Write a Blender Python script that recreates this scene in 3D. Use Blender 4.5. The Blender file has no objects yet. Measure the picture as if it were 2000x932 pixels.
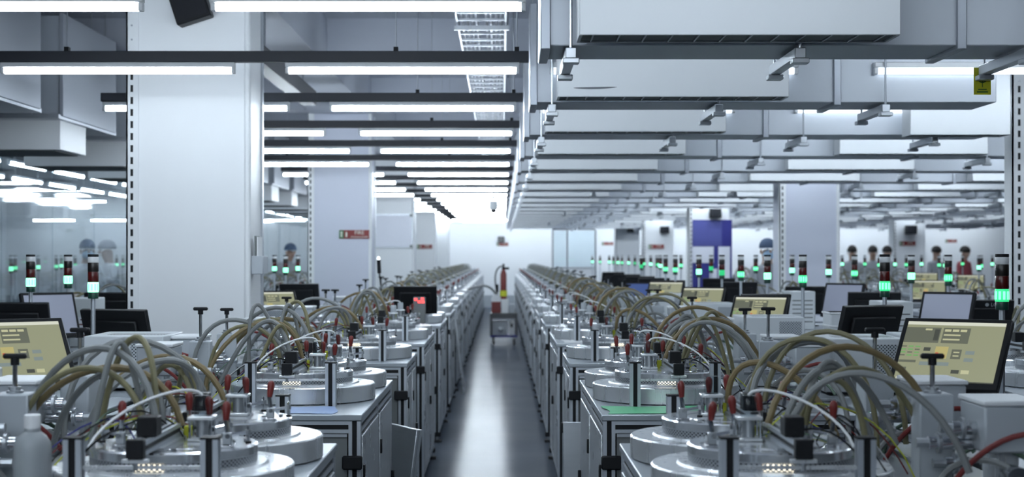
import bpy, math, random
from mathutils import Vector, Matrix
random.seed(11)
sc = bpy.context.scene
COL = sc.collection
PI = math.pi
R = math.radians

# ------------------------------------------------------------------ camera, exposure
cam_d = bpy.data.cameras.new('camera'); cam = bpy.data.objects.new('camera', cam_d); COL.objects.link(cam)
cam.location = (0, 0, 1.55); cam.rotation_euler = (PI/2, 0, 0)
cam_d.sensor_width = 36; cam_d.lens = 54; cam_d.shift_x = .01; cam_d.shift_y = .017
cam_d.clip_end = 200; cam_d.clip_start = .05
cam_d.dof.use_dof = True; cam_d.dof.focus_distance = 5.9; cam_d.dof.aperture_fstop = 4.0
sc.camera = cam
sc.view_settings.view_transform = 'Standard'; sc.view_settings.look = 'None'
sc.view_settings.gamma = 1; sc.view_settings.use_curve_mapping = False
sc.view_settings.exposure = 0.0
TUBE_POWER = 64.0            # every tube light
SIDE_POWER = 40.0            # the dimmer tubes of the glazed side room
GAP_FILL_POWER = 17.0            # unseen fill tubes added between the cross ducts
WALL_POWER = 95.0          # tubes along the back wall
w = bpy.data.worlds.new('world'); sc.world = w; w.use_nodes = True
w.node_tree.nodes['Background'].inputs[0].default_value = (.62, .74, .9, 1)
w.node_tree.nodes['Background'].inputs[1].default_value = .0
sc.cycles.max_bounces = 7; sc.cycles.diffuse_bounces = 4; sc.cycles.glossy_bounces = 4
sc.cycles.transmission_bounces = 6; sc.cycles.transparent_max_bounces = 12
sc.cycles.sample_clamp_indirect = 4.0
sc.cycles.caustics_reflective = False; sc.cycles.caustics_refractive = False

# ------------------------------------------------------------------ materials
M = {}
def mat(name, col, rough=.5, metal=0., spec=.5, noise=0., nscale=20, bump=0., emit=None, es=0., trans=0., aniso=None):
    m = bpy.data.materials.new(name); m.use_nodes = True
    nt = m.node_tree; b = nt.nodes['Principled BSDF']
    b.inputs['Base Color'].default_value = (*col, 1); b.inputs['Roughness'].default_value = rough
    b.inputs['Metallic'].default_value = metal; b.inputs['Specular IOR Level'].default_value = spec
    if trans: b.inputs['Transmission Weight'].default_value = trans
    if emit:
        b.inputs['Emission Color'].default_value = (*emit, 1); b.inputs['Emission Strength'].default_value = es
    if noise or bump:
        tc = nt.nodes.new('ShaderNodeTexCoord'); n = nt.nodes.new('ShaderNodeTexNoise')
        n.inputs['Scale'].default_value = nscale; n.inputs['Detail'].default_value = 4
        if aniso:
            mp = nt.nodes.new('ShaderNodeMapping'); mp.inputs['Scale'].default_value = aniso
            nt.links.new(tc.outputs['Object'], mp.inputs[0]); nt.links.new(mp.outputs[0], n.inputs['Vector'])
        else:
            nt.links.new(tc.outputs['Object'], n.inputs['Vector'])
        if noise:
            mr = nt.nodes.new('ShaderNodeMapRange')
            mr.inputs[3].default_value = 1 - noise; mr.inputs[4].default_value = 1 + noise
            nt.links.new(n.outputs[0], mr.inputs[0])
            mx = nt.nodes.new('ShaderNodeVectorMath'); mx.operation = 'SCALE'
            mx.inputs[0].default_value = col
            nt.links.new(mr.outputs[0], mx.inputs['Scale']); nt.links.new(mx.outputs[0], b.inputs['Base Color'])
            mr2 = nt.nodes.new('ShaderNodeMapRange')
            mr2.inputs[3].default_value = rough*.8; mr2.inputs[4].default_value = min(1, rough*1.25)
            nt.links.new(n.outputs[0], mr2.inputs[0]); nt.links.new(mr2.outputs[0], b.inputs['Roughness'])
        if bump:
            bp = nt.nodes.new('ShaderNodeBump'); bp.inputs['Strength'].default_value = bump
            bp.inputs['Distance'].default_value = .003
            nt.links.new(n.outputs[0], bp.inputs['Height']); nt.links.new(bp.outputs[0], b.inputs['Normal'])
    M[name] = m
    return m
mat('alu', (.94,.97,1.0), .28, .74, noise=.06, nscale=26, aniso=(1,1,.05))
mat('alu_top', (.92,.95,.98), .18, .85, noise=.05, nscale=10)
mat('extr', (.52,.56,.61), .40, .75, noise=.05, nscale=25)
mat('steel', (.46,.49,.52), .34, .85, noise=.10, nscale=6, aniso=(1,1,6))
mat('dark_steel', (.07,.072,.078), .4, .5)
mat('chrome', (.72,.74,.77), .14, 1.0)
mat('panel', (.17,.185,.19), .45, .1, noise=.05, nscale=4)
mat('door', (.58,.61,.64), .28, .55, noise=.07, nscale=3)
mat('top', (.44,.48,.52), .30, .6, noise=.08, nscale=10)
mat('black', (.009,.010,.012), .5, spec=.22)
mat('black_gloss', (.010,.011,.014), .22)
mat('rubber', (.02,.02,.022), .7)
mat('darkrail', (.018,.021,.030), .5)
mat('red', (.16,.018,.015), .42)
mat('redbright', (.55,.03,.03), .4)
mat('hose_grey', (.215,.228,.23), .48, noise=.12, nscale=18)
mat('hose_olive', (.20,.185,.10), .48, noise=.16, nscale=18)
mat('hose_tan', (.20,.15,.07), .5, noise=.2, nscale=18)
mat('hose_red', (.17,.02,.018), .45)
mat('hose_green', (.10,.17,.12), .45)
mat('white_tube', (.86,.88,.9), .4)
mat('yellow', (.55,.58,.03), .5)
mat('box_white', (.44,.48,.52), .45, noise=.04, nscale=5)
mat('case_white', (.62,.66,.69), .45, noise=.04, nscale=5)
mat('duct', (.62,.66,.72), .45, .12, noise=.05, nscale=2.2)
mat('duct_shaded', (.40,.435,.49), .45, .12, noise=.05, nscale=2.2)  # duct paint darkened: shade on the left ducts put into the colour
mat('scuff', (.13,.14,.16), .6)
mat('duct_seam', (.40,.43,.48), .4, .5)
mat('plenum', (.80,.83,.86), .45, noise=.03, nscale=2)
mat('grille', (.10,.115,.12), .6, .3, noise=.35, nscale=8)
mat('paint', (.80,.825,.85), .42, noise=.02, nscale=1.5)
mat('paint_blue', (.60,.63,.73), .45, noise=.02, nscale=1.5)
mat('wall', (.84,.86,.88), .55, noise=.02, nscale=1)
mat('dado', (.36,.39,.42), .5)
mat('ceil', (.50,.53,.60), .8, noise=.04, nscale=1.2)
mat('zinc', (.55,.58,.62), .35, .8)
mat('blue', (.02,.022,.19), .5)
mat('film', (.09,.10,.31), .2)
mat('paper', (.76,.78,.86), .6)
mat('green_sheet', (.13,.58,.28), .35, noise=.12, nscale=15)
mat('blue_sheet', (.33,.45,.72), .4)
mat('paper_white', (.82,.84,.86), .6)
mat('tag_yellow', (.60,.60,.02), .5)
mat('tag_print', (.07,.16,.03), .5)
mat('bottle', (.62,.67,.71), .35, trans=.55)
mat('skin', (.45,.30,.23), .5)
mat('hair', (.015,.012,.01), .6)
mat('cap_blue', (.10,.15,.24), .8)
mat('mask', (.42,.60,.78), .8)
mat('coat', (.78,.81,.86), .8)
mat('cloth_grey', (.40,.42,.45), .8)
mat('cloth_red', (.45,.10,.12), .8)
mat('sign_red', (.21,.02,.018), .5)
mat('sign_green', (.05,.16,.07), .5)
mat('sign_white', (.75,.76,.68), .5)
mat('sign_dull', (.38,.17,.07), .5)
mat('lens_red', (.07,.006,.005), .25)
mat('lens_dark', (.012,.010,.009), .3)
mat('lens_clear', (.72,.74,.76), .3)
mat('lens_base', (.006,.045,.03), .4)
mat('lens_green', (.02,.5,.2), .3, emit=(.06,1.0,.36), es=.75)
mat('lens_hot', (.3,.9,.6), .3, emit=(.30,1.0,.60), es=2.4)
mat('lens_green_dim', (.02,.35,.15), .3, emit=(.02,.55,.17), es=.9)
mat('lens_core', (.3,.9,.6), .3, emit=(.22,1.0,.50), es=1.5)
mat('led_red', (.5,.02,.02), .3, emit=(1,.06,.06), es=3)
mat('lamp_white', (1,1,1), .3, emit=(.85,.95,1), es=5)
mat('lit', (.9,.8,.5), .5, emit=(1,.86,.55), es=2.2)
mat('scr_bg', (.02,.02,.02), .25, emit=(.35,.365,.225), es=.80)
mat('scr_bar', (.02,.02,.02), .25, emit=(.72,.74,.62), es=.9)
mat('scr_grey', (.02,.02,.02), .25, emit=(.13,.14,.10), es=.9)
mat('scr_dark', (.02,.02,.02), .25, emit=(.06,.065,.05), es=.9)
mat('scr_line', (.02,.02,.02), .25, emit=(.55,.55,.33), es=.9)
mat('scr_green', (.02,.02,.02), .25, emit=(.16,.42,.12), es=.9)
mat('scr_red', (.02,.02,.02), .25, emit=(.62,.13,.07), es=.9)
mat('scr_yellow', (.02,.02,.02), .25, emit=(.50,.44,.17), es=.9)
mat('scr_blue', (.02,.02,.02), .25, emit=(.22,.27,.26), es=.9)
mat('scr_off', (.22,.24,.30), .3, emit=(.16,.18,.24), es=.55)
mat('scr_desk', (.02,.02,.02), .25, emit=(.03,.07,.25), es=.9)
mat('tube', (1,1,1), .4, emit=(.80,.905,1.0), es=TUBE_POWER)
mat('tube_mid_fill', (1,1,1), .4, emit=(.80,.905,1.0), es=50)
mat('tube_gap_fill', (1,1,1), .4, emit=(.80,.905,1.0), es=GAP_FILL_POWER)
mat('tube_wall', (1,1,1), .4, emit=(.80,.905,1.0), es=WALL_POWER)
mat('tube_dim', (1,1,1), .4, emit=(.80,.905,1.0), es=2.0)
mat('tube_side', (1,1,1), .4, emit=(.80,.905,1.0), es=SIDE_POWER)

def floor_mat():
    m = bpy.data.materials.new('floor_epoxy'); m.use_nodes = True; nt = m.node_tree; b = nt.nodes['Principled BSDF']
    tc = nt.nodes.new('ShaderNodeTexCoord'); n = nt.nodes.new('ShaderNodeTexNoise'); n.inputs['Scale'].default_value = 1.3
    n.inputs['Detail'].default_value = 6
    nt.links.new(tc.outputs['Object'], n.inputs['Vector'])
    cr = nt.nodes.new('ShaderNodeValToRGB')
    cr.color_ramp.elements[0].color = (.085,.10,.128,1); cr.color_ramp.elements[1].color = (.105,.122,.152,1)
    cr.color_ramp.elements[0].position = .3; cr.color_ramp.elements[1].position = .7
    nt.links.new(n.outputs[0], cr.inputs[0]); nt.links.new(cr.outputs[0], b.inputs['Base Color'])
    mr = nt.nodes.new('ShaderNodeMapRange'); mr.inputs[3].default_value = .13; mr.inputs[4].default_value = .19; b.inputs['Specular IOR Level'].default_value = 0
    nt.links.new(n.outputs[0], mr.inputs[0]); nt.links.new(mr.outputs[0], b.inputs['Roughness'])
    o = nt.nodes['Material Output']; g = nt.nodes.new('ShaderNodeBsdfGlossy'); f = nt.nodes.new('ShaderNodeFresnel'); f.inputs[0].default_value = 1.4
    k = nt.nodes.new('ShaderNodeMath'); k.operation = 'MULTIPLY'; k.inputs[1].default_value = .30; mx = nt.nodes.new('ShaderNodeMixShader')
    nt.links.new(f.outputs[0], k.inputs[0]); nt.links.new(k.outputs[0], mx.inputs[0]); nt.links.new(mr.outputs[0], g.inputs['Roughness'])
    nt.links.new(b.outputs[0], mx.inputs[1]); nt.links.new(g.outputs[0], mx.inputs[2]); nt.links.new(mx.outputs[0], o.inputs[0])
    M['floor'] = m
floor_mat()

def glass_mat(name, tint, refl=1.0):
    m = bpy.data.materials.new(name); m.use_nodes = True; nt = m.node_tree; nt.nodes.clear()
    o = nt.nodes.new('ShaderNodeOutputMaterial'); mx = nt.nodes.new('ShaderNodeMixShader')
    t = nt.nodes.new('ShaderNodeBsdfTransparent'); t.inputs[0].default_value = (*tint, 1)
    g = nt.nodes.new('ShaderNodeBsdfGlossy'); g.inputs['Roughness'].default_value = .03
    f = nt.nodes.new('ShaderNodeFresnel'); f.inputs[0].default_value = 1.45
    ge = nt.nodes.new('ShaderNodeNewGeometry'); ir = nt.nodes.new('ShaderNodeMapRange')
    ir.inputs[3].default_value = 1.45; ir.inputs[4].default_value = 1/1.45      # same reflectance on both sides of the pane
    nt.links.new(ge.outputs['Backfacing'], ir.inputs[0]); nt.links.new(ir.outputs[0], f.inputs[0])
    nt.links.new(f.outputs[0], mx.inputs[0]); nt.links.new(t.outputs[0], mx.inputs[1]); nt.links.new(g.outputs[0], mx.inputs[2])
    nt.links.new(mx.outputs[0], o.inputs[0]); M[name] = m
glass_mat('glass', (.86,.91,.93)); glass_mat('clear_plastic', (.78,.82,.84))

def dots_mat(name, base, hole, n_ang, z_scale, thr, emit=False, metal=.8):
    """perforated sheet: staggered round holes laid out around the object's own axis"""
    m = bpy.data.materials.new(name); m.use_nodes = True; nt = m.node_tree; b = nt.nodes['Principled BSDF']
    L = nt.links.new
    tc = nt.nodes.new('ShaderNodeTexCoord'); sp = nt.nodes.new('ShaderNodeSeparateXYZ'); L(tc.outputs['Object'], sp.inputs[0])
    def mth(op, a, bb=None):
        k = nt.nodes.new('ShaderNodeMath'); k.operation = op
        for i, v in enumerate((a, bb)):
            if v is None: continue
            if isinstance(v, (int, float)): k.inputs[i].default_value = v
            else: L(v, k.inputs[i])
        return k.outputs[0]
    if n_ang:
        u = mth('MULTIPLY', mth('ARCTAN2', sp.outputs[1], sp.outputs[0]), n_ang)
    else:
        u = mth('MULTIPLY', mth('ADD', sp.outputs[0], sp.outputs[1]), z_scale)
    v = mth('MULTIPLY', sp.outputs[2], z_scale)
    p = mth('MULTIPLY', mth('SINE', u), mth('SINE', v))
    a = mth('GREATER_THAN', mth('ABSOLUTE', p), thr)
    q = mth('GREATER_THAN', p, 0.0)
    h = mth('MULTIPLY', a, q)
    mx = nt.nodes.new('ShaderNodeMix'); mx.data_type = 'RGBA'
    mx.inputs[6].default_value = (*base, 1); mx.inputs[7].default_value = (*hole, 1)
    L(h, mx.inputs[0]); L(mx.outputs[2], b.inputs['Base Color'])
    b.inputs['Roughness'].default_value = .35
    L(mth('MULTIPLY', mth('SUBTRACT', 1.0, h), metal), b.inputs['Metallic'])
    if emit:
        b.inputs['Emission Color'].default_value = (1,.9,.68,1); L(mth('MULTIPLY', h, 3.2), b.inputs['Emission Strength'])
    M[name] = m
dots_mat('perf', (.5,.53,.57), (.015,.017,.02), 100, 620, .30)
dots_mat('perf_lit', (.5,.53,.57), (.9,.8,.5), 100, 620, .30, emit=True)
dots_mat('perf_box', (.44,.48,.52), (.02,.022,.025), 0, 430, .30, metal=0)

# ------------------------------------------------------------------ mesh building
class MB:
    def __init__(s): s.v = []; s.f = []; s.m = []; s.mats = []
    def mi(s, m):
        if m not in s.mats: s.mats.append(m)
        return s.mats.index(m)
    def add(s, vs, fs, m):
        o = len(s.v); k = s.mi(m); s.v += [tuple(p) for p in vs]
        for f in fs: s.f.append(tuple(i + o for i in f)); s.m.append(k)
        return s
    def box(s, x0, x1, y0, y1, z0, z1, m, b=0.):
        if x0 > x1: x0, x1 = x1, x0
        if y0 > y1: y0, y1 = y1, y0
        if z0 > z1: z0, z1 = z1, z0
        if not b:
            vs = [(x,y,z) for z in (z0,z1) for y in (y0,y1) for x in (x0,x1)]
            return s.add(vs, [(0,2,3,1),(4,5,7,6),(0,1,5,4),(2,6,7,3),(0,4,6,2),(1,3,7,5)], m)
        vs = []; idx = {}
        for i, (xa, sx) in enumerate(((x0,1),(x1,-1))):
            for j, (ya, sy) in enumerate(((y0,1),(y1,-1))):
                for k, (za, sz) in enumerate(((z0,1),(z1,-1))):
                    for a in range(3):
                        p = [xa+sx*b, ya+sy*b, za+sz*b]; p[a] = (xa,ya,za)[a]
                        idx[i,j,k,a] = len(vs); vs.append(p)
        fs = []
        for i in (0,1):
            q = [idx[i,0,0,0], idx[i,1,0,0], idx[i,1,1,0], idx[i,0,1,0]]; fs.append(q if i else q[::-1])
            q = [idx[0,i,0,1], idx[1,i,0,1], idx[1,i,1,1], idx[0,i,1,1]]; fs.append(q[::-1] if i else q)
            q = [idx[0,0,i,2], idx[1,0,i,2], idx[1,1,i,2], idx[0,1,i,2]]; fs.append(q if i else q[::-1])
        for i in (0,1):
            for j in (0,1):
                q = [idx[0,i,j,1], idx[1,i,j,1], idx[1,i,j,2], idx[0,i,j,2]]; fs.append(q if (i==j) == False else q[::-1])
                q = [idx[i,0,j,0], idx[i,1,j,0], idx[i,1,j,2], idx[i,0,j,2]]; fs.append(q if (i==j) else q[::-1])
                q = [idx[i,j,0,0], idx[i,j,1,0], idx[i,j,1,1], idx[i,j,0,1]]; fs.append(q if (i==j) == False else q[::-1])
                for k in (0,1):
                    q = [idx[i,j,k,0], idx[i,j,k,1], idx[i,j,k,2]]; fs.append(q if (i+j+k) % 2 == 1 else q[::-1])
        return s.add(vs, fs, m)
    def lathe(s, prof, m, n=32, c=(0,0,0), axis='z', a0=0., a1=2*PI):
        full = abs(a1-a0-2*PI) < 1e-6; k = n if full else n+1
        vs = []
        for r, z in prof:
            for i in range(k):
                a = a0 + (a1-a0)*i/n; x, y = r*math.cos(a), r*math.sin(a)
                p = (x,y,z) if axis == 'z' else ((z,x,y) if axis == 'x' else (y,z,x))
                vs.append((p[0]+c[0], p[1]+c[1], p[2]+c[2]))
        fs = []
        for j in range(len(prof)-1):
            for i in range(n):
                i2 = (i+1) % k if full else i+1
                fs.append((j*k+i, j*k+i2, (j+1)*k+i2, (j+1)*k+i))
        return s.add(vs, fs, m)
    def cyl(s, p0, p1, r, m, n=10, r1=None):
        p0, p1 = Vector(p0), Vector(p1); d = (p1-p0).normalized(); r1 = r if r1 is None else r1
        u = d.orthogonal().normalized(); w_ = d.cross(u); vs = []
        for p, rr in ((p0,r),(p1,r1)):
            for i in range(n):
                a = 2*PI*i/n; vs.append(p + u*rr*math.cos(a) + w_*rr*math.sin(a))
        fs = [(i,(i+1)%n,n+(i+1)%n,n+i) for i in range(n)]
        fs += [tuple(range(n))[::-1], tuple(range(n,2*n))]
        return s.add(vs, fs, m)
    def tube(s, pts, r, m, n=8):
        pts = [Vector(p) for p in pts]; vs = []; u = None
        for i, p in enumerate(pts):
            d = (pts[min(i+1,len(pts)-1)] - pts[max(i-1,0)]).normalized()
            if u is None: u = d.orthogonal().normalized()
            u = (u - d*u.dot(d)).normalized(); w_ = d.cross(u)
            for k in range(n):
                a = 2*PI*k/n; vs.append(p + u*r*math.cos(a) + w_*r*math.sin(a))
        fs = [(i*n+k, i*n+(k+1)%n, (i+1)*n+(k+1)%n, (i+1)*n+k) for i in range(len(pts)-1) for k in range(n)]
        e = (len(pts)-1)*n
        fs += [tuple(range(n))[::-1], tuple(range(e,e+n))]
        return s.add(vs, fs, m)
    def ext(s, axis, a0, a1, cx, cy, w_, h=None):
        """slotted aluminium profile: dark core, four bright corner ribs"""
        h = h or w_; e = .30
        def bx(u0,u1,v0,v1,m,t=0.):
            A0, A1 = a0+t, a1-t
            if axis == 'z': s.box(u0,u1,v0,v1,A0,A1,m)
            elif axis == 'x': s.box(A0,A1,u0,u1,v0,v1,m)
            else: s.box(u0,u1,A0,A1,v0,v1,m)
        x0,x1,y0,y1 = cx-w_/2, cx+w_/2, cy-h/2, cy+h/2
        bx(x0+.006,x1-.006,y0+.006,y1-.006,'black',.001)
        for ux in ((x0,x0+w_*e),(x1-w_*e,x1)):
            for vy in ((y0,y0+h*e),(y1-h*e,y1)): bx(*ux,*vy,'extr')
        return s
    def build(s, name, parent=None, ang=40, link=True):
        me = bpy.data.meshes.new(name); me.from_pydata(s.v, [], s.f)
        for m in s.mats: me.materials.append(M[m])
        me.polygons.foreach_set('material_index', s.m)
        me.shade_smooth(); me.set_sharp_from_angle(angle=R(ang)); me.update()
        o = bpy.data.objects.new(name, me)
        COL.objects.link(o)
        if parent: o.parent = parent
        return o
def bez(a, b, c, d, n=14):
    a,b,c,d = map(Vector,(a,b,c,d)); out = []
    for i in range(n+1):
        t = i/n; k = 1-t; out.append(a*k**3 + b*3*k*k*t + c*3*k*t*t + d*t**3)
    return out
def tag(o, label=None, cat=None, group=None, kind=None):
    if label: o['label'] = label
    if cat: o['category'] = cat
    if group: o['group'] = group
    if kind: o['kind'] = kind
    return o
def thing(name, label, cat, loc=(0,0,0), rz=0., group=None):
    o = bpy.data.objects.new(name, None); COL.objects.link(o); o.empty_display_size = .1
    o.location = loc; o.rotation_euler = (0,0,rz)
    return tag(o, label, cat, group)
def copy_tree(o, parent=None):
    c = o.copy(); COL.objects.link(c)
    if parent: c.parent = parent
    for ch in o.children: copy_tree(ch, c)
    return c
USED = set()
def place(proto, loc, label, group=None, rz=None):
    o = proto if proto.name not in USED else copy_tree(proto)
    USED.add(o.name); USED.add(proto.name)
    o.location = loc
    if rz is not None: o.rotation_euler = (0,0,rz)
    o['label'] = label
    if group: o['group'] = group
    return o
ONES = ['first','second','third','fourth','fifth','sixth','seventh','eighth','ninth','tenth','eleventh','twelfth','thirteenth','fourteenth',
        'fifteenth','sixteenth','seventeenth','eighteenth','nineteenth']
TENS = {2:'twent',3:'thirt',4:'fort'}
def nth(n):
    if n <= 19: return ONES[n-1]
    t, u = divmod(n, 10)
    return TENS[t]+'ieth' if u == 0 else TENS[t]+'y-'+ONES[u-1]
def text_mesh(txt, size, m, parent, name, loc, rot):
    cu = bpy.data.curves.new('t','FONT'); cu.body = txt; cu.size = size; cu.align_x = 'CENTER'; cu.align_y = 'CENTER'; cu.extrude = .0006
    t = bpy.data.objects.new('t', cu); COL.objects.link(t)
    dg = bpy.context.evaluated_depsgraph_get(); me = bpy.data.meshes.new_from_object(t.evaluated_get(dg))
    bpy.data.objects.remove(t); me.materials.clear(); me.materials.append(M[m])
    o = bpy.data.objects.new(name, me); COL.objects.link(o); o.location = loc; o.rotation_euler = rot
    if parent: o.parent = parent
    return o

# ------------------------------------------------------------------ the hall
XL, XR, YB, ZC = -15.0, 16.0, 46.5, 3.62
def struct(o): o['kind'] = 'structure'; return o
struct(MB().box(XL-.2,XR+.2,-9,YB+.2,-.2,0,'floor').build('floor'))
c = MB().box(XL-.2,XR+.2,-9,YB+.2,ZC,ZC+.2,'ceil')
PY = [9.2+8.6*k for k in range(5)]
for y in PY: c.box(-4.2,XR,y+.05,y+.45,3.25,ZC-.0005,'ceil')
for y in [p+4.3 for p in PY[:-1]]: c.box(-4.2,XR,y-.12,y+.13,3.32,ZC-.0005,'ceil')
c.box(-2.2,-1.52,-8.9,44.4,3.2,ZC-.001,'ceil'); c.box(3.24,3.9,-8.9,44.4,3.2,ZC-.001,'ceil'); c.box(8.6,9.3,-8.9,44.4,3.2,ZC-.001,'ceil')
struct(c.build('ceiling'))
struct(MB().box(XL-.2,XR+.2,YB,YB+.2,0,ZC,'wall').build('wall_back'))
struct(MB().box(XL-.2,XL,-9,YB,0,ZC,'wall').build('wall_left'))
struct(MB().box(XR,XR+.2,-9,YB,0,ZC,'wall').build('wall_right'))
struct(MB().box(XL-.2,XR+.2,-9.2,-9,0,ZC,'wall').build('wall_front'))
struct(MB().box(XL,XR,YB-.04,YB,0,.36,'dado',.005).build('baseboard_back'))

# pillars, clad in white sheet with slotted angle corners
def pillar(x0, x1, y0, y1, m, side, label, slots=.034):
    t = thing('pillar', label, 'pillar', ((x0+x1)/2,(y0+y1)/2,0)); t['kind'] = 'structure'
    hx, hy, H = (x1-x0)/2, (y1-y0)/2, 3.2
    MB().box(-hx+.01,hx-.01,-hy+.01,hy-.01,0,H,m,.006).build('cladding', t)
    a = MB(); sx = -1 if side == 'l' else 1
    ax = sx*hx
    a.box(ax, ax-sx*(slots+.04), -hy, -hy+.010, 0, H, 'paint'); a.box(ax, ax-sx*.010, -hy, -hy+.075, 0, H, 'paint')
    a.build('corner_angle', t)
    if slots:
        s = MB(); z = .3
        while z < 2.62:
            s.box(ax-sx*(slots-.008), ax-sx*(slots+.008), -hy-.0012, -hy+.004, z, z+.042, 'black'); z += .072
        while z < 3.15: s.cyl((ax-sx*slots,-hy-.003,z),(ax-sx*slots,-hy+.004,z),.006,'duct_seam',8); z += .085
        s.build('slot_row', t)
    r = MB().cyl((-sx*(hx-.022),-hy+.022,0),(-sx*(hx-.022),-hy+.022,H),.022,'paint',12); r.build('rounded_corner', t)
    r = MB().box(-sx*(hx+.002),-sx*(hx-.012),hy-.05,hy,0,H,'zinc'); r.build('edge_trim', t)
    return t
for k, y in enumerate(PY):
    pillar(-2.25,-1.505,y,y+.5,'paint' if k != 1 else 'paint_blue','l', f'white clad pillar left of the aisle, {nth(k+1)} from the front')
for k, y in enumerate([9.9]+PY[1:]):
    pillar(3.22 if k else 3.29,3.92,y,y+(.5 if k else .2),'paint' if k != 1 else 'paint_blue','l', f'pale pillar on the right side of the hall, {nth(k+1)} from the front', .034 if k else .045)
pillar(8.6,9.3,PY[3]-1.3,PY[3]-.8,'paint','l','white pillar far off at the right between the ducts and the back wall')

# glazed partition on the left and its room
t = thing('glass_partition','floor to ceiling frameless glass partition along the left side of the hall','partition',(-4.3,0,0)); t['kind'] = 'structure'
gy0, gy1 = 10.2, YB
y = gy0
while y < gy1-.3:
    y2 = min(y+1.5, gy1); MB().box(-.006,.006,y+.004,y2-.004,.05,2.44,'glass').build('glass_pane', t); y = y2
MB().box(-.03,.03,gy0,gy1,2.44,2.52,'darkrail',.004).build('top_channel', t)
MB().box(-.03,.03,gy0,gy1,0,.05,'zinc',.004).build('bottom_channel', t)
MB().box(-.02,.02,gy0,gy1,2.52,ZC,'ceil').build('bulkhead', t)

# glazed booth at the far end, right of the aisle
t = thing('glass_booth','pale glazed booth against the back wall right of the aisle','booth',(2.1,44.6,0))
f = MB()
for x in (-.62,-.2,.62): f.ext('z',0,2.3,x,0,.05)
f.ext('x',-.62,.62,0,2.32,.05); f.ext('x',-.62,.62,0,1.2,.04); f.build('frame', t)
for x0,x1 in ((-.59,-.23),(-.17,.59)): MB().box(x0,x1,-.004,.004,1.23,2.28,'glass').build('glass_pane', t)
for x0,x1 in ((-.59,-.23),(-.17,.59)): MB().box(x0,x1,-.006,.006,.02,1.17,'paint').build('lower_panel', t)

# ------------------------------------------------------------------ lights over the aisle
NROW = 19
ROWY = [6.05 + 2.08*k for k in range(NROW)]
def tube_light(L, tm='tube'):
    t = thing('tube_light','x','light')
    MB().box(-L/2,L/2,-.022,.022,.0,.028,'paint',.004).build('housing', t)
    b = MB().cyl((-L/2+.02,0,-.016),(L/2-.02,0,-.016),.0165,tm,12); b.build('tube', t)
    for s in (-1,1): MB().box(s*(L/2-.02),s*(L/2),-.016,.016,-.032,0,'paint',.003).build('end_cap', t)
    return t
TL = tube_light(1.24)
def light_rail():
    t = thing('light_rail','x','rail')
    MB().box(-2.66,.15,-.03,.03,2.575,2.632,'darkrail',.003).build('channel', t)
    for x in (-2.3,-.56,.08):
        MB().cyl((x,0,2.63),(x,0,3.62),.004,'zinc',6).build('drop_rod', t)
        MB().box(x-.012,x+.012,-.02,.02,2.632,2.655,'black').build('rod_nut', t)
    return t
LR = light_rail()
for k, y in enumerate(ROWY):
    n = nth(k+1)
    place(LR,(0,y,0),f'black cross rail carrying tube lights over the aisle, {n} from the front','light rails over the aisle')
    place(TL,(-.525,y,2.546),f'white tube light over the aisle on the {n} black rail from the front','tube lights over the aisle')
    place(TL,(-2.03,y,2.546),f'white tube light at the left end of the {n} black rail from the front','tube lights left of the aisle')
for k in range(1,6):
    y = ROWY[0]-2.08*k; n = nth(k)
    place(LR,(0,y,0),f'black cross rail over the aisle, {n} towards the near end of the hall','light rails at the near end')
    place(TL,(-.525,y,2.546),f'white tube light over the aisle on the {n} rail towards the near end','tube lights at the near end')
    place(TL,(-2.03,y,2.546),f'white tube light left of the aisle on the {n} rail towards the near end','tube lights at the near end')
TD = tube_light(1.24,'tube_dim')
TG = tube_light(1.24,'tube_gap_fill'); TWL = tube_light(1.24,'tube_wall')
TS = tube_light(1.24,'tube_side')
for o in (TS, TWL):
    for x in (-.45,.45): MB().cyl((x,0,.028),(x,0,1.003 if o == TWL else 1.118),.004,'zinc',6).build('drop_rod', o)
for k in range(17):
    X = -13.2+1.7*k
    place(TWL,(X,45.3,2.615),f'tube light hanging along the back wall, {nth(k+1)} from the left','tube lights along the back wall',0)
for r, X in enumerate((-4.95,-5.9)):
    for k in range(22 if r == 0 else 9):
        place(TS,(X,13.0+1.52*k,2.50),f'tube light behind the glass partition, {nth(k+1)} in the {nth(r+1)} line from the glass','tube lights of the side room',rz=PI/2)
for k in range(3):
    place(TS,(-7.4,18+4.2*k,2.50),f'crosswise tube light deep behind the glass partition, {nth(k+1)} from the front','crosswise tubes of the side room',rz=0)

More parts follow.
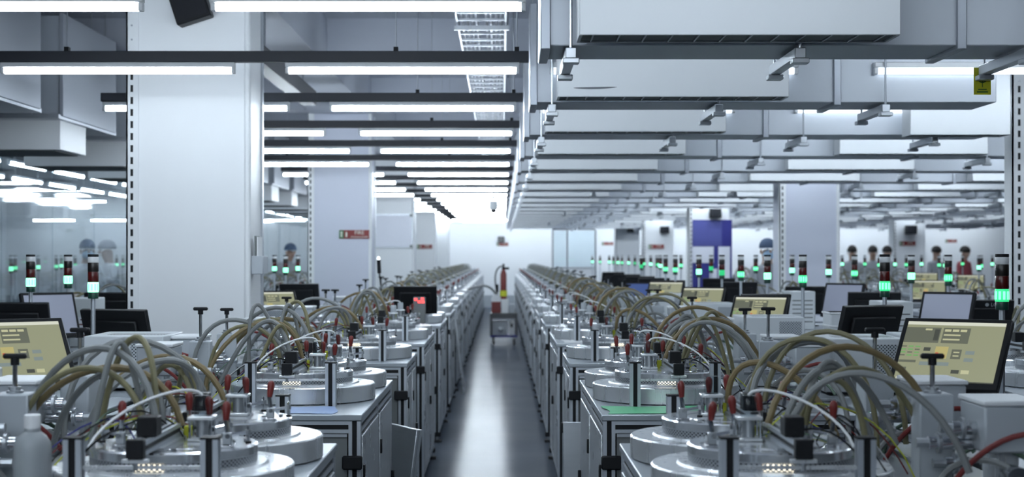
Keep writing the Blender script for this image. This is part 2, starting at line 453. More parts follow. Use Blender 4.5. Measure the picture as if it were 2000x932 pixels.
# ------------------------------------------------------------------ air ducts on the right
BX = [.27+2.28*i for i in range(7)]; BW = 1.12; ZD = 2.32
def duct(x0, x1, boxes):
    """crosswise duct, origin at its plenum front; boxes = left edges of the plenums"""
    t = thing('air_duct','x','duct')
    a = MB().box(x0,x1,.27,.67,ZD,2.80,'duct',.004)
    a.build('duct_body', t)
    x = x0
    while x < x1+.01:
        MB().box(x-.018,x+.018,.255,.685,ZD-.015,2.815,'duct_seam',.003).build('flange', t); x += 1.52
    for xr in [x0+.09 + (.83 if x1 < 3.5 else 1.74)*i for i in range(int((x1-x0-.1)/(.83 if x1 < 3.5 else 1.74))+1)]:
        h = MB().box(xr-.02,xr+.02,.20,.74,ZD-.055,ZD-.016,'zinc',.003)
        for yy in (.215,.725): h.cyl((xr,yy,ZD-.07),(xr,yy,3.62),.006,'zinc',6)
        for yy in (.215,.725): h.box(xr-.03,xr+.03,yy-.03,yy+.03,ZD-.075,ZD-.055,'zinc',.003)
        h.build('hanger', t)
    for bx in boxes:
        b = MB(); e = .012
        # sheet-metal hood, open below
        b.box(bx,bx+BW,0,e,ZD,2.74,'plenum',.003)
        b.box(bx,bx+e,e,.2,ZD,2.74,'plenum'); b.box(bx+BW-e,bx+BW,e,.2,ZD,2.74,'plenum')
        b.box(bx+e,bx+BW-e,.2-e,.2,ZD,2.74,'plenum'); b.box(bx+e,bx+BW-e,e,.2-e,2.728,2.74,'plenum')
        b.box(bx+.1,bx+BW-.1,.2,.27,2.56,2.72,'plenum')
        h = b.build('supply_plenum', t)
        g = MB().box(bx+e,bx+BW-e,e,.2-e,ZD+.006,ZD+.012,'grille')
        for i in range(12):
            xx = bx+.05+i*(BW-.1)/11; g.box(xx-.003,xx+.003,e,.2-e,ZD+.001,ZD+.006,'duct_seam')
        g.build('grille', h)
    return t
D0 = duct(.16,3.1,BX[:2][:1]+[])
D0.name = 'air_duct'
DA = duct(.16,2.48,BX[:1]); DB = duct(.16,3.13,[BX[0]]); DC = duct(.16,3.13,[BX[0]])
b = MB(); n = 14
for i in range(n):
    u0, u1 = i/n, (i+1)/n; h = lambda u: .0045*math.sin(PI*u)**.6+.0006; zc = lambda u: 2.362+.010*(u-.3)**2
    b.add([(.347+.21*u0,-.0006,zc(u0)-h(u0)),(.347+.21*u1,-.0006,zc(u1)-h(u1)),(.347+.21*u1,-.0006,zc(u1)+h(u1)),(.347+.21*u0,-.0006,zc(u0)+h(u0))],[(0,1,2,3)],'scuff')
b.build('scuff_mark', DA)
# segments beyond the pillars
DE = duct(4.02,13.4,[4.83,7.11,9.39])
DUCTY = [5.35+2.08*k for k in range(NROW)]
bpy.data.objects.remove(DB) if False else None
def drop(o):
    for ch in list(o.children): drop(ch)
    bpy.data.objects.remove(o)
drop(DB); drop(DC)
DF = duct(.16,13.4,[.27,2.55,4.83,7.11,9.39])
DB = duct(.16,3.13,[BX[0]])
# second plenum of a bay, shorter so it clears the pillar line
def add_second(t, xs):
    for bx, bw in xs:
        e = .012; b = MB()
        b.box(bx,bx+bw,0,e,ZD-.02,2.70,'plenum',.003); b.box(bx,bx+e,e,.2,ZD-.02,2.70,'plenum'); b.box(bx+bw-e,bx+bw,e,.2,ZD-.02,2.70,'plenum')
        b.box(bx+e,bx+bw-e,.2-e,.2,ZD-.02,2.70,'plenum'); b.box(bx+.05,bx+bw-.05,.2,.27,2.5,2.68,'plenum')
        h = b.build('supply_plenum', t)
        MB().box(bx+e,bx+bw-e,e,.2-e,ZD,ZD+.006,'grille').build('grille', h)
add_second(DB, [(2.53,.62)])
for k, y in enumerate(DUCTY):
    n = nth(k+1)
    place(D0 if k == 0 else DA if k == 1 else DB if k in (2,6,10,14) else DF,(0,y,0),f'grey cross duct with white plenum hood right of the aisle, {n} from the front','cross ducts right of the aisle')
    if k in (6,10,14): place(DE,(0,y,0),f'long grey cross duct beyond the right hand pillars, {n} from the front','cross ducts beyond the pillars')
    if k in (1,2):
        place(TD,(.86,y+.248,2.49),f'short end of a tube light peeping out behind the hood of the {n} cross duct','tube lights on the duct fronts')
        place(TD,(2.48,y+.248,2.49),f'tube light along the front of the {n} cross duct right of its hood','tube lights on the duct fronts')
    if k == 4: place(TD,(4.75,y+.248,2.49),'small tube light far right under the ducts beyond the pillars','tube lights on the duct fronts')
TM = tube_light(1.0,'tube_mid_fill'); TP = tube_light(.70,'tube')
for x in (-.25,.25): MB().cyl((x,0,.028),(x,0,.572),.004,'zinc',6).build('drop_rod', TP)
for k, (X, Y) in enumerate(((3.57,PY[2]-.42),(3.57,PY[3]-.42),(8.95,PY[3]-1.72))):  # unseen tubes added to brighten the pillar fronts
    o = place(TP,(X,Y,2.627),f'tube light hanging close before the {nth(k+3)} right hand pillar, added to light it' if k < 2 else 'tube light hanging close before the far white pillar at the right, added to light it','added fill tubes before the pillars',0)
def fill_rail(x0, x1):  # unseen rail added to carry fill tubes between the ducts
    t = thing('light_rail','x','rail')
    MB().box(x0,x1,-.02,.02,2.655,2.70,'darkrail',.003).build('channel', t)
    x = x0+.2
    while x < x1: MB().cyl((x,0,2.70),(x,0,3.62),.004,'zinc',6).build('drop_rod', t); x += 1.6
    return t
GR = fill_rail(.2,4.02); GR2 = fill_rail(4.1,12.4)
for k in range(-4,NROW):  # added fill light for hoods, duct faces and right pillars
    y = DUCTY[0]+2.08*k+1.38; n = nth(k+5)
    if abs(y-10.15) > .5 and all(abs(y-p-.25) > .3 for p in PY):
        place(GR,(0,y,0),f'unseen light rail added between the cross ducts right of the aisle, {n} from the near end','added light rails between the ducts')
        for X in ((.86,2.35,3.45) if k >= 0 else (.86,2.35) if k == -1 else (.86,)): place(TG if X < 1 or k < 0 else TM,(X,y,2.627),f'unseen fill tube added between the cross ducts right of the aisle on the {n} rail, '+('left one' if X < 1 else 'middle one' if X < 3 else 'right one'),'fill tubes between the ducts')
    if k > 1:  # more unseen tubes, added to light the far right
        place(GR2,(0,y,0),f'long unseen light rail added between the ducts beyond the pillars, {n} from the near end','added light rails beyond the pillars')
        for j, X in enumerate((5.0,7.3,10.0)): place(TL,(X,y,2.627),f'unseen fill tube added beyond the right hand pillars on the {n} rail, {nth(j+1)} along it','fill tubes beyond the pillars')

# ducts on the left, ends facing the aisle
def left_duct():
    t = thing('air_duct','x','duct')
    MB().box(-4.24,-3.2,0,1.5,2.58,3.3,'duct_shaded',.004).build('duct_body', t)
    MB().box(-3.215,-3.185,-.015,1.515,2.565,3.315,'duct_seam',.003).build('flange', t)
    h = MB().box(-4.15,-3.24,.1,.80,2.33,2.575,'plenum',.004).build('supply_plenum', t)
    MB().box(-4.1,-3.29,.15,.75,2.322,2.33,'grille').build('grille', h)
    for yy in (-.06,1.56): MB().cyl((-3.4,yy,2.56),(-3.4,yy,3.62),.006,'zinc',6).build('hanger_rod', t)
    MB().box(-4.24,-3.2,-.08,1.58,2.545,2.575,'zinc').build('hanger', t)
    return t
LD = left_duct()
for k in range(16):
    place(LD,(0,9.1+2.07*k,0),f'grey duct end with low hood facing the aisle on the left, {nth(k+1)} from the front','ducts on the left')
# cable ladder over the aisle
t = thing('cable_tray','wire cable ladder with bundled cables running above the aisle lights','cable tray',(-.13,0,3.05))
a = MB()
for x in (-.155,.155): a.box(x-.006,x+.006,7,45,0,.05,'zinc')
a.build('side_rail', t)
a = MB(); y = 7.1
while y < 45: a.box(-.15,.15,y-.012,y+.012,0,.014,'zinc'); y += .30
a.build('rungs', t)
a = MB()
for i in range(9):
    x = -.125+i*.031
    if i == 4: continue
    a.tube([(x,7,.03),(x+.004,16,.03),(x-.003,30,.03),(x,45,.03)],.011,'paper' if i % 3 else 'duct_seam',6)
a.build('cable_bundle', t)
y = 7.6
while y < 45:
    a = MB()
    for x in (-.17,.17): a.cyl((x,y,-.02),(x,y,ZC-3.05),.005,'zinc',6)
    a.box(-.18,.18,y-.015,y+.015,-.03,-.002,'zinc'); y += 2.4
    a.build('hanger', t)

# pipe conduit bundle at left above P1 gap
t = thing('conduit','dark trunking hung under the ceiling beam just right of the big left pillar','conduit',(-1.60,9.76,2.80))
MB().box(-.06,.06,0,3.0,0,.12,'darkrail',.004).build('trunk', t)
for yy in (.6,2.6): MB().cyl((0,yy,.12),(0,yy,.398),.008,'zinc',6).build('drop_rod', t)

# ------------------------------------------------------------------ benches
ZT = .97
def bench(s, L, doors=2, lod=0):
    """s=+1: aisle on the -x side. origin on the floor under the aisle-side near corner"""
    t = thing('workbench','x','workbench'); W = .93
    X = lambda u: s*u
    a = MB().box(X(-.006),X(W),-.006,L+.006,ZT-.022,ZT,'top',.003); a.build('bench_top', t)
    f = MB(); p = .044; h0 = .085
    for u in (p/2, W-p/2):
        for v in (p/2, L-p/2): f.ext('z',h0,ZT-.023,X(u),v,p)
    f.ext('z',h0,ZT-.023,X(p/2),L/2,p)
    for z in (ZT-.045, .115):
        for v in (p/2, L-p/2): f.ext('x',min(X(p),X(W-p)),max(X(p),X(W-p)),v,z,p)
        for u in (p/2, W-p/2):
            f.ext('y',p,L/2-p/2,X(u),z,p); f.ext('y',L/2+p/2,L-p,X(u),z,p)
    f.build('frame', t)
    g = MB()
    g.box(X(.05),X(W-.05),.016,.022,.14,ZT-.075,'panel'); g.build('end_panel', t)
    g = MB(); g.box(X(.05),X(W-.05),L-.022,L-.016,.14,ZT-.075,'panel'); g.build('end_panel', t)
    g = MB(); g.box(X(.05),X(W-.05),.008,.018,ZT-.082,ZT-.070,'extr'); g.build('panel_bead', t)
    g = MB(); g.box(X(W-.03),X(W-.024),.04,L-.04,.14,ZT-.075,'panel'); g.build('rear_panel', t)
    for i in range(2):
        v0 = .05+i*(L/2); v1 = v0+L/2-.10 + (.03 if i == 0 else .05)
        v1 = min(v1, L-.05)
        d = MB().box(X(-.004),X(.012),v0,v1,.145,ZT-.08,'door',.003).build('door', t)
        MB().box(X(-.018),X(-.004),v1-.05,v1-.025,.5,.56,'black',.003).build('latch', d)
        MB().box(X(-.012),X(-.004),v0+.005,v0+.03,.72,.78,'black',.002).build('hinge', d)
    for u in (p/2, W-p/2):
        for v in (p/2, L-p/2):
            b = MB().cyl((X(u),v,0),(X(u),v,.022),.038,'rubber',12).cyl((X(u),v,.02),(X(u),v,.086),.012,'zinc',8)
            b.box(X(u)-.03,X(u)+.03,v-.025,v+.025,.05,.086,'black',.004); b.build('foot', t)
    MB().box(X(-.008),X(.066),-.022,.0,.772,.822,'black',.005).build('corner_latch', t)
    return t

def clamp(parent, u, v, z, s, ang):
    c_, s_ = math.cos(ang), math.sin(ang)
    P = lambda a, b, h: (s*u + c_*a - s_*b, v + s_*a + c_*b, z + h)
    b = MB()
    b.box(s*u-.017,s*u+.017,v-.015,v+.015,z,z+.006,'chrome',.001)
    b.box(s*u-.011,s*u+.011,v-.008,v+.008,z+.006,z+.036,'steel',.002)
    b.cyl(P(0,-.012,.028),P(0,.012,.028),.006,'chrome',8)
    b.cyl(P(0,0,.028),P(.05,0,.036),.0045,'chrome',6)
    b.cyl(P(.05,0,.008),P(.05,0,.052),.0042,'chrome',6)
    b.cyl(P(.05,0,.008),P(.05,0,.014),.008,'black',8); b.cyl(P(.05,0,.03),P(.05,0,.042),.0075,'steel',6)
    b.cyl(P(0,0,.034),P(-.004,0,.068),.006,'chrome',8)
    o = b.build('toggle_clamp', parent)
    hb = MB(); tilt = -.012
    prof = [(.0005,0),(.007,.001),(.0085,.012),(.0105,.031),(.0098,.040),(.006,.046),(.0005,.048)]
    hb.lathe(prof,'red',10)
    rot = Matrix.Rotation(random.uniform(-.16,.16),4,'X') @ Matrix.Rotation(random.uniform(-.12,.12),4,'Y')
    base = Vector(P(-.003,0,.064)); hb.v = [tuple(base + rot @ Vector(p)) for p in hb.v]
    hb.build('handle', o)
    return o

def chamber(s, variant, lod, lit):
    """origin at the disc centre on the bench top; aisle on the -x*s side"""
    rnd = random.Random(100+variant*7+(0 if s > 0 else 50)+lod)
    t = thing('vacuum_chamber','x','vacuum chamber')
    n = 72 if lod == 0 else 40
    prof = [(.0,.0),(.288,0),(.295,.004),(.295,.062),(.291,.066),(.232,.066),(.228,.072),(.0,.072)]
    MB().lathe(prof,'alu',n).build('base_disc', t, 30)
    prof = [(.200,.071),(.203,.072),(.203,.074),(.203,.092),(.205,.094),(.205,.113),(.200,.117),(.150,.117),(.148,.112),(.135,.112),(.132,.118),(.0,.119)]
    MB().lathe(prof,'alu_top',n).build('drum', t, 30)
    MB().lathe([(.2036,.0735),(.2036,.0925)],'perf',n).build('perforated_band', t)
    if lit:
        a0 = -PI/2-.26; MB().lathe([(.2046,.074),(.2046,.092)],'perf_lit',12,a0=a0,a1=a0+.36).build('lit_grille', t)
    pts = [(-.153,-.335,.167),(.155,-.335,.167)] if lit or lod and variant % 2 == 0 else [(-.137,.318,.148)]
    for u,v,hh in pts:
        q = MB().ext('z',0,hh,s*u,v,.04); q.box(s*u-.021,s*u+.021,v-.021,v+.021,hh,hh+.005,'black'); q.build('post', t)
    if lit: MB().box(s*-.133,s*.135,-.340,-.330,.098,.106,'alu').build('cross_bar', t)
    # ring of bolts on the drum
    if lod < 2:
        b = MB()
        for i in range(8):
            a = i*PI/4+.2; b.cyl((.175*math.cos(a),.175*math.sin(a),.115),(.175*math.cos(a),.175*math.sin(a),.123),.007,'chrome',6)
        b.build('bolt_ring', t)
    zc = .117
    for (u,v,an) in ((-.15,-.085,.2),(.125,-.075,PI-.3),(.0,.145,-1.2),(-.07,.06,.5))[:(4 if lod == 0 else 3 if lod == 1 else 2)]:
        clamp(t, u+rnd.uniform(-.012,.012), v+rnd.uniform(-.012,.012), zc, s, an)
    # sensor slide with motor
    x = s*.015
    b = MB().box(x-.03,x+.03,-.18,.08,.118,.126,'steel'); b.ext('y',-.325,.10,x,.142,.032); b.build('slide_rail', t)
    b = MB().box(x-.020,x+.020,-.352,-.325,.122,.166,'black',.002); b.build('end_block', t)
    b = MB().cyl((x,-.338,.095),(x,-.338,.122),.006,'steel',8); b.box(x-.03,x+.03,-.345,-.331,.112,.121,'alu',.001); b.build('end_stop', t)
    b = MB().box(x-.023,x+.023,-.235,-.175,.158,.205,'black',.003); b.build('motor', t)
    if lod < 2:
        b = MB().tube(bez((x+s*.02,-.2,.17),(x+s*.1,-.25,.20),(x+s*.12,-.34,.13),(x+s*.22,-.30,.02),10),.0028,'black',6); b.build('motor_cable', t)
    # glass sight cylinder between plates
    cx, cy = s*(-.055+rnd.uniform(-.01,.01)), .03
    b = MB().box(cx-.032,cx+.032,cy-.03,cy+.03,.119,.128,'alu',.002).box(cx-.032,cx+.032,cy-.03,cy+.03,.172,.181,'alu',.002)
    for i in (-1,1):
        for j in (-1,1): b.cyl((cx+i*.026,cy+j*.024,.128),(cx+i*.026,cy+j*.024,.173),.0035,'chrome',6)
    b.cyl((cx,cy,.128),(cx,cy,.172),.016,'steel',12)
    b.build('valve_block', t)
    b = MB().lathe([(.0,.181),(.021,.181),(.021,.225),(.018,.232),(0,.233)],'clear_plastic' if lod == 0 else 'box_white',14,(cx,cy,0)); b.build('sight_cup', t)
    # elbows
    b = MB()
    for (u,v) in ((.05,.06),(.085,.02),(.04,-.03)):
        b.cyl((s*u,v,.118),(s*u,v,.16),.014,'chrome',10).cyl((s*u,v,.128),(s*u,v,.136),.018,'steel',6)
    b.build('hose_nipple', t)
    if lod < 2:
        b = MB()
        for (u,v) in ((.10,.09),(-.02,.085)): b.box(s*u-.012,s*u+.012,v-.012,v+.012,.118,.150,'yellow',.002)
        b.build('yellow_fitting', t)
    # hoses
    cols = ['hose_grey','hose_olive','hose_grey','hose_olive','hose_tan','hose_grey','hose_olive','hose_grey']
    starts = [(.05,.06),(.085,.02),(.04,-.03),(.06,.02),(.0,.08),(.09,.07),(.03,.03),(.07,-.02)]
    nh = 6 if lod == 0 else 5 if lod == 1 else 4
    for i in range(nh):
        u0, v0 = starts[i]; u0 += rnd.uniform(-.01,.01)
        u1 = rnd.uniform(.20,.49); v1 = v0 + rnd.uniform(-.26,.36); z1 = rnd.uniform(.02,.09)
        h = rnd.uniform(.16,.36); h2 = rnd.uniform(.18,.42)
        k = rnd.uniform(-.10,.12)
        p = bez((s*u0,v0,.15),(s*(u0+rnd.uniform(-.02,.10)),v0+k*.5,.15+h),(s*(u1-rnd.uniform(-.03,.10)),v1-k*.3,z1+h2),(s*u1,v1,z1), 16 if lod == 0 else 10)
        MB().tube(p, .0092 if i % 2 == 0 else .0080, cols[i], 8 if lod < 2 else 6).build('hose', t)
    if lod == 0:
        b = MB()
        for i, m_ in enumerate(('black','yellow','hose_red','white_tube','hose_green','black','blue')):
            u0, v0 = rnd.uniform(-.05,.12), rnd.uniform(0,.12); u1, v1 = rnd.uniform(.25,.42), rnd.uniform(-.2,.3)
            b.tube(bez((s*u0,v0,.12),(s*(u0+.06),v0+.05,.12+rnd.uniform(.05,.16)),(s*(u1-.08),v1,.05+rnd.uniform(.05,.18)),(s*u1,v1,.004),10),.0022,m_,5)
        b.build('wire_loom', t)
    p = bez((cx,cy,.232),(cx+s*.02,cy-.01,.275),(cx+s*.20,cy-.12,.22),(s*.17,-.16,.125),12)
    if variant % 3 != 2: MB().tube(p,.0036,'white_tube',6).build('white_tube', t)
    return t

def valve_column():
    t = thing('valve_column','x','valve')
    MB().box(-.044,.044,-.044,.044,0,.226,'box_white',.004).build('housing', t)
    MB().lathe([(0,.226),(.022,.226),(.022,.232),(.016,.234),(.016,.242),(0,.243)],'steel',14).build('collar', t)
    MB().cyl((0,0,.24),(0,0,.33),.0065,'chrome',8).build('stem', t)
    b = MB().box(-.030,.030,-.009,.009,.328,.342,'black',.004); b.cyl((0,0,.312),(0,0,.33),.011,'black',10); b.build('tee_handle', t)
    return t
def valve_column_h(dz):
    t = valve_column(); t.children
    for ch in t.children:
        if ch.name.startswith(('tee','stem')):
            for v in ch.data.vertices:
                if v.co.z > .30: v.co.z += dz
    return t
VCS = [valve_column(), valve_column_h(.024), valve_column_h(-.014)]

def manifold(s):
    t = thing('vacuum_manifold','x','manifold')
    MB().box(-.07,.07,-.10,.10,.10,.215,'box_white',.005).box(-.075,.075,-.105,.105,.215,.228,'plenum',.003).build('cover', t)
    b = MB()
    for j, z in enumerate((.155,.115,.06)):
        x1 = -s*(.10+.05*(j % 2)); b.cyl((-s*.07,-.03+.03*j,z),(x1-s*.03,-.03+.03*j,z),.017,'chrome',12)
        b.cyl((x1,-.03+.03*j,z),(x1-s*.008,-.03+.03*j,z),.027,'steel',12); b.cyl((x1-s*.03,-.03+.03*j,z),(x1-s*.06,-.03+.03*j,z),.012,'steel',8)
    b.build('flanged_pipe', t)
    b = MB().box(-.09,.09,-.12,.12,0,.012,'steel',.002).box(-.03,.03,-.05,.05,.012,.10,'alu',.003); b.build('pedestal', t)
    b = MB().cyl((-.02,-.14,.05),(-.02,-.20,.05),.03,'chrome',14).cyl((-.02,-.12,.05),(-.02,-.14,.05),.02,'steel',12); b.build('pump_port', t)
    b = MB().tube(bez((-s*.15,-.06,.0),(-s*.1,-.12,.12),(s*.0,-.2,.20),(s*.10,-.16,.13),12),0.0072,'hose_red',8); b.build('red_hose', t)
    b = MB().tube(bez((-s*.12,.08,.0),(-s*.1,.05,.14),(s*.02,-.1,.14),(s*.08,-.14,.03),12),.006,'hose_green',6)
    b.build('green_hose', t)
    b = MB().tube(bez((-s*.16,.0,.0),(-s*.12,.02,.10),(-s*.02,-.14,.10),(-s*.02,-.20,.05),12),.008,'hose_grey',6); b.build('grey_hose', t)
    return t

def control_box():
    t = thing('control_unit','x','electronics box')
    MB().box(-.17,.17,-.12,.30,.012,.235,'case_white',.004).build('case', t)
    MB().box(.03,.155,-.1215,-.1195,.06,.21,'perf_box').box(-.1,.15,.0,.12,.2345,.236,'perf_box').build('vent', t)
    b = MB()
    for x in (-.14,.14):
        for y in (-.09,.27): b.cyl((x,y,0),(x,y,.013),.014,'rubber',8)
    b.build('foot', t)
    MB().box(-.15,-.07,-.1225,-.1195,.05,.10,'black',.001).build('socket_plate', t)
    return t

def monitor(kind, tilt=.55, W_=.40, H_=.26, logo=False):
    t = thing('monitor','x','monitor')
    rot = Matrix.Translation((0,0,.10)) @ Matrix.Rotation(-tilt,4,'X')
    def tr(b, nm, par=t):
        b.v = [tuple(rot @ Vector(p)) for p in b.v]; return b.build(nm, par)
    b = MB(); e = .017
    b.box(-W_/2,W_/2,-.004,.022,0,H_,'black',.003)
    b.box(-W_*.36,W_*.36,.022,.042,.03,H_*.8,'black',.006)
    hs = tr(b,'housing')
    b = MB(); x0,x1,z0,z1 = -W_/2+e, W_/2-e, e+.008, H_-e
    def rect(a0,a1,c0,c1,m,o):
        y = -.0045-o*.0004
        X0,X1,Z0,Z1 = x0+(x1-x0)*a0, x0+(x1-x0)*a1, z1-(z1-z0)*c1, z1-(z1-z0)*c0
        b.box(X0,X1,y,y+.0003,Z0,Z1,m)
    if kind == 'on':
        rect(0,1,0,1,'scr_bg',0); rect(0,1,0,.055,'scr_bar',1)
        rect(0,.36,.1,.36,'scr_grey',1); rect(.385,.66,.1,.36,'scr_grey',1); rect(.30,.35,.13,.32,'scr_dark',2); rect(.2,.27,.12,.15,'scr_line',2)
        for i in range(3): rect(.40+.08*i,.465+.08*i,.125,.165,'scr_line',2)
        rect(.40,.57,.21,.235,'scr_line',2); rect(.40,.57,.285,.31,'scr_line',2)
        for i in range(4):
            for j in range(3): rect(.0+.07*j,.05+.07*j,.42+.05*i,.44+.05*i,'scr_green' if (i+j) % 3 else 'scr_grey',1)
        rect(.23,.30,.44,.50,'scr_dark',1); rect(.23,.30,.54,.59,'scr_dark',1)
        rect(.35,.48,.42,.62,'scr_yellow',1); rect(.36,.39,.52,.56,'scr_red',2); rect(.42,.46,.56,.59,'scr_red',2)
        rect(.52,.62,.46,.62,'scr_grey',1); rect(.54,.6,.5,.52,'scr_line',2); rect(.54,.6,.56,.58,'scr_line',2)
        rect(.66,.75,.48,.54,'scr_blue',1); rect(.66,.75,.60,.66,'scr_blue',1)
        rect(.0,.18,.66,.70,'scr_grey',1); rect(.22,.52,.68,.74,'scr_blue',1); rect(.0,.1,.78,.86,'scr_grey',1)
        rect(.56,.64,.80,.86,'scr_dark',1); rect(.66,.74,.80,.86,'scr_line',1); rect(.02,.24,.945,.975,'scr_bar',1); rect(.0,1,.985,1,'scr_dark',1)
    elif kind == 'off': rect(0,1,0,1,'scr_off',0)
    else: rect(0,1,0,1,'scr_desk',0); rect(0,1,.93,1,'scr_bar',1)
    tr(b,'screen', hs)
    if kind == 'back' or logo:
        b = MB().box(-.02,.045,.042,.0426,.05,.085,'paper_white'); tr(b,'sticker', hs)
    zj = .16; yj = (zj-.10)*math.tan(tilt)+.042/math.cos(tilt)
    b = MB().cyl((0,.03,.0),(0,yj+.02,zj),.016,'black',10).cyl((-.04,yj+.008,zj),(.04,yj+.008,zj),.014,'black',10); b.build('neck', t)
    b = MB().lathe([(0,0),(.105,0),(.105,.006),(.06,.014),(0,.016)],'black',24,(0,.03,0)); b.build('base', t)
    if logo:
        lm = Matrix.Translation((0,0,.10)) @ Matrix.Rotation(-tilt,4,'X') @ Matrix.Translation((-.06,.0228,H_*.88)) @ Matrix.Rotation(PI,4,'Z') @ Matrix.Rotation(PI/2,4,'X')
        o = text_mesh('LG',.032,'scr_blue' if False else 'dado',hs,'logo',(0,0,0),(0,0,0)); o.data.transform(lm)
        o2 = MB().lathe([(0,0),(.011,0),(.011,.001),(0,.001)],'dado',16); o2.v = [tuple(Matrix.Translation((0,0,.10)) @ Matrix.Rotation(-tilt,4,'X') @ Vector((-.06+.042+x,.0228+z,H_*.88+y))) for x,y,z in o2.v]
        o2.build('logo', hs)
    return t
MON = monitor('on',.68,.365,.285); MOFF = monitor('off',.35,.34,.28); MBK = monitor('back',.30,.36,.24); MLG = monitor('off',.22,.36,.22,logo=True); MDESK = monitor('desk',.3,.34,.2)

def tower(zbot, h, bright=True):
    """signal tower; base at z=0, lens stack starts at zbot"""
    t = thing('signal_tower','x','signal light')
    MB().cyl((0,0,0),(0,0,zbot),.0105,'extr',10).lathe([(0,0),(.03,0),(.03,.008),(.014,.012),(0,.013)],'zinc',14).build('pole', t)
    r = .0245; z = zbot
    for nm, hh, m, rr in (('lens_base',.029,'lens_base',r*.95),('green_lens',.046,'lens_green' if bright else 'lens_green_dim',r),('red_lens',.047,'lens_red',r),
                          ('dark_lens',.042,'lens_dark',r),('clear_lens',.026,'lens_clear',r),('top_cap',.012,'black',r)):
        b = MB().lathe([(0,z),(rr*.96,z),(rr,z+.002),(rr,z+hh-.002),(rr*.96,z+hh),(0,z+hh)],m,20); o = b.build(nm, t); 
        if nm == 'green_lens' and bright:
            c_ = MB()
            for i in range(10):
                a = i*2*PI/10; c_.box(-.0042,.0042,-.0006,.0006,z+.008,z+.038,'lens_core')
                k = len(c_.v)-8
                for q in range(8):
                    x_,y_,z_ = c_.v[k+q]; y_ -= r+.0002
                    c_.v[k+q] = (x_*math.cos(a)-y_*math.sin(a), x_*math.sin(a)+y_*math.cos(a), z_)
            c_.build('glow_segment', o)
        z += hh
    return t
TW = tower(.385,.19); TWD = tower(.385,.19,False)   # lens stack spans z .385-.575 above its table

def shelf(L):
    t = thing('equipment_shelf','x','shelf table')
    MB().box(-.29,.29,0,L,ZT-.02,ZT,'top',.003).build('shelf_top', t)
    f = MB()
    for x in (-.265,.265):
        for y in (.025,L-.025): f.ext('z',0,ZT-.021,x,y,.04)
        f.ext('y',.05,L-.05,x,ZT-.042,.04); f.ext('y',.05,L-.05,x,.2,.04)
    for y in (.025,L-.025): f.ext('x',-.24,.24,y,ZT-.042,.04)
    f.build('frame', t)
    return t

# rows on both sides of the aisle
SPEC = [(3.16,1.59),(5.60,1.59),(8.30,.90),(10.15,1.59),(12.75,1.59)] + [(15.2+2.43*i,1.59) for i in range(12)]
protoB = {}; protoC = {}
for s in (1,-1):
    protoB[s,1.59] = bench(s,1.59); protoB[s,.90] = bench(s,.90)
    for v in range(3):
        protoC[s,v,0,True] = chamber(s,v,0,True); protoC[s,v,0,False] = chamber(s,v,0,False)
    for v in range(4): protoC[s,v,1,False] = chamber(s,v,1,False)
    for v in range(2): protoC[s,v,2,False] = chamber(s,v+4,2,False)
SHELVES = []
MF = {1: manifold(1), -1: manifold(-1)}
CB = control_box(); SH = shelf(2.38); SHS = shelf(1.3)
CX = {1: .665, -1: -.81}
SIDE = {1:'right', -1:'left'}
for s in (1,-1):
    cnt = 0; vc = 0
    for bi, (y0, L) in enumerate(SPEC):
        n = nth(bi+1); sd = SIDE[s]
        edge = CX[s] - s*.295
        place(protoB[s,L],(edge,y0,0),f'aluminium framed workbench on the {sd} of the aisle, {n} from the front',f'workbenches {sd} of the aisle')
        ys = [y0+.64, y0+1.25] if L > 1 else [y0+.5]
        for j, y in enumerate(ys):
            cnt += 1
            lod = 0 if y < 9 else 1 if y < 17 else 2
            key = (s, j if lod == 2 else j+2*(bi % 2) if lod == 1 else cnt % 3, lod, lod == 0 and j == 0)
            place(protoC[key],(CX[s],y,ZT+.0005),f'round aluminium vacuum chamber with hoses on the {sd} bench row, {nth(cnt)} from the front',f'vacuum chambers {sd} of the aisle')
            vx = CX[s]+s*.445
            if y < 32:
                place(VCS[(cnt*2+bi) % 3],(vx,y+.16,ZT+.0005),f'grey valve column with black tee handle in the {sd} bench row, {nth(cnt)} from the front',f'valve columns {sd} of the aisle',rz=random.uniform(-.15,.15))
            if y < 20 and j == 0 or y < 7:
                place(MF[s],(CX[s]+s*.575,y-.02 if y > 5 else y+.02,ZT+.0005),f'steel pipe manifold with red hose behind the {nth(cnt)} chamber of the {sd} row',f'pipe manifolds {sd} of the aisle')
    # shelf tables behind the benches, not through the pillars
    yy = [3.9,6.3,(8.7 if s > 0 else None),(11.1 if s > 0 else 9.95),(13.5 if s > 0 else 12.4),(15.9 if s > 0 else 14.8)] + [18.5+2.5*i for i in range(9)]
    k = 0; SHX = 1.63 if s > 0 else -1.78
    for y in yy:
        if y is None: continue
        if s < 0 and any(p-2.42 < y < p+.55 for p in PY): continue
        k += 1; SHELVES.append((SHX-.29,SHX+.29,y,y+2.38))
        place(SH,(SHX,y,0),f'narrow equipment table behind the {SIDE[s]} bench row, {nth(k)} from the front',f'equipment tables behind the {SIDE[s]} row')

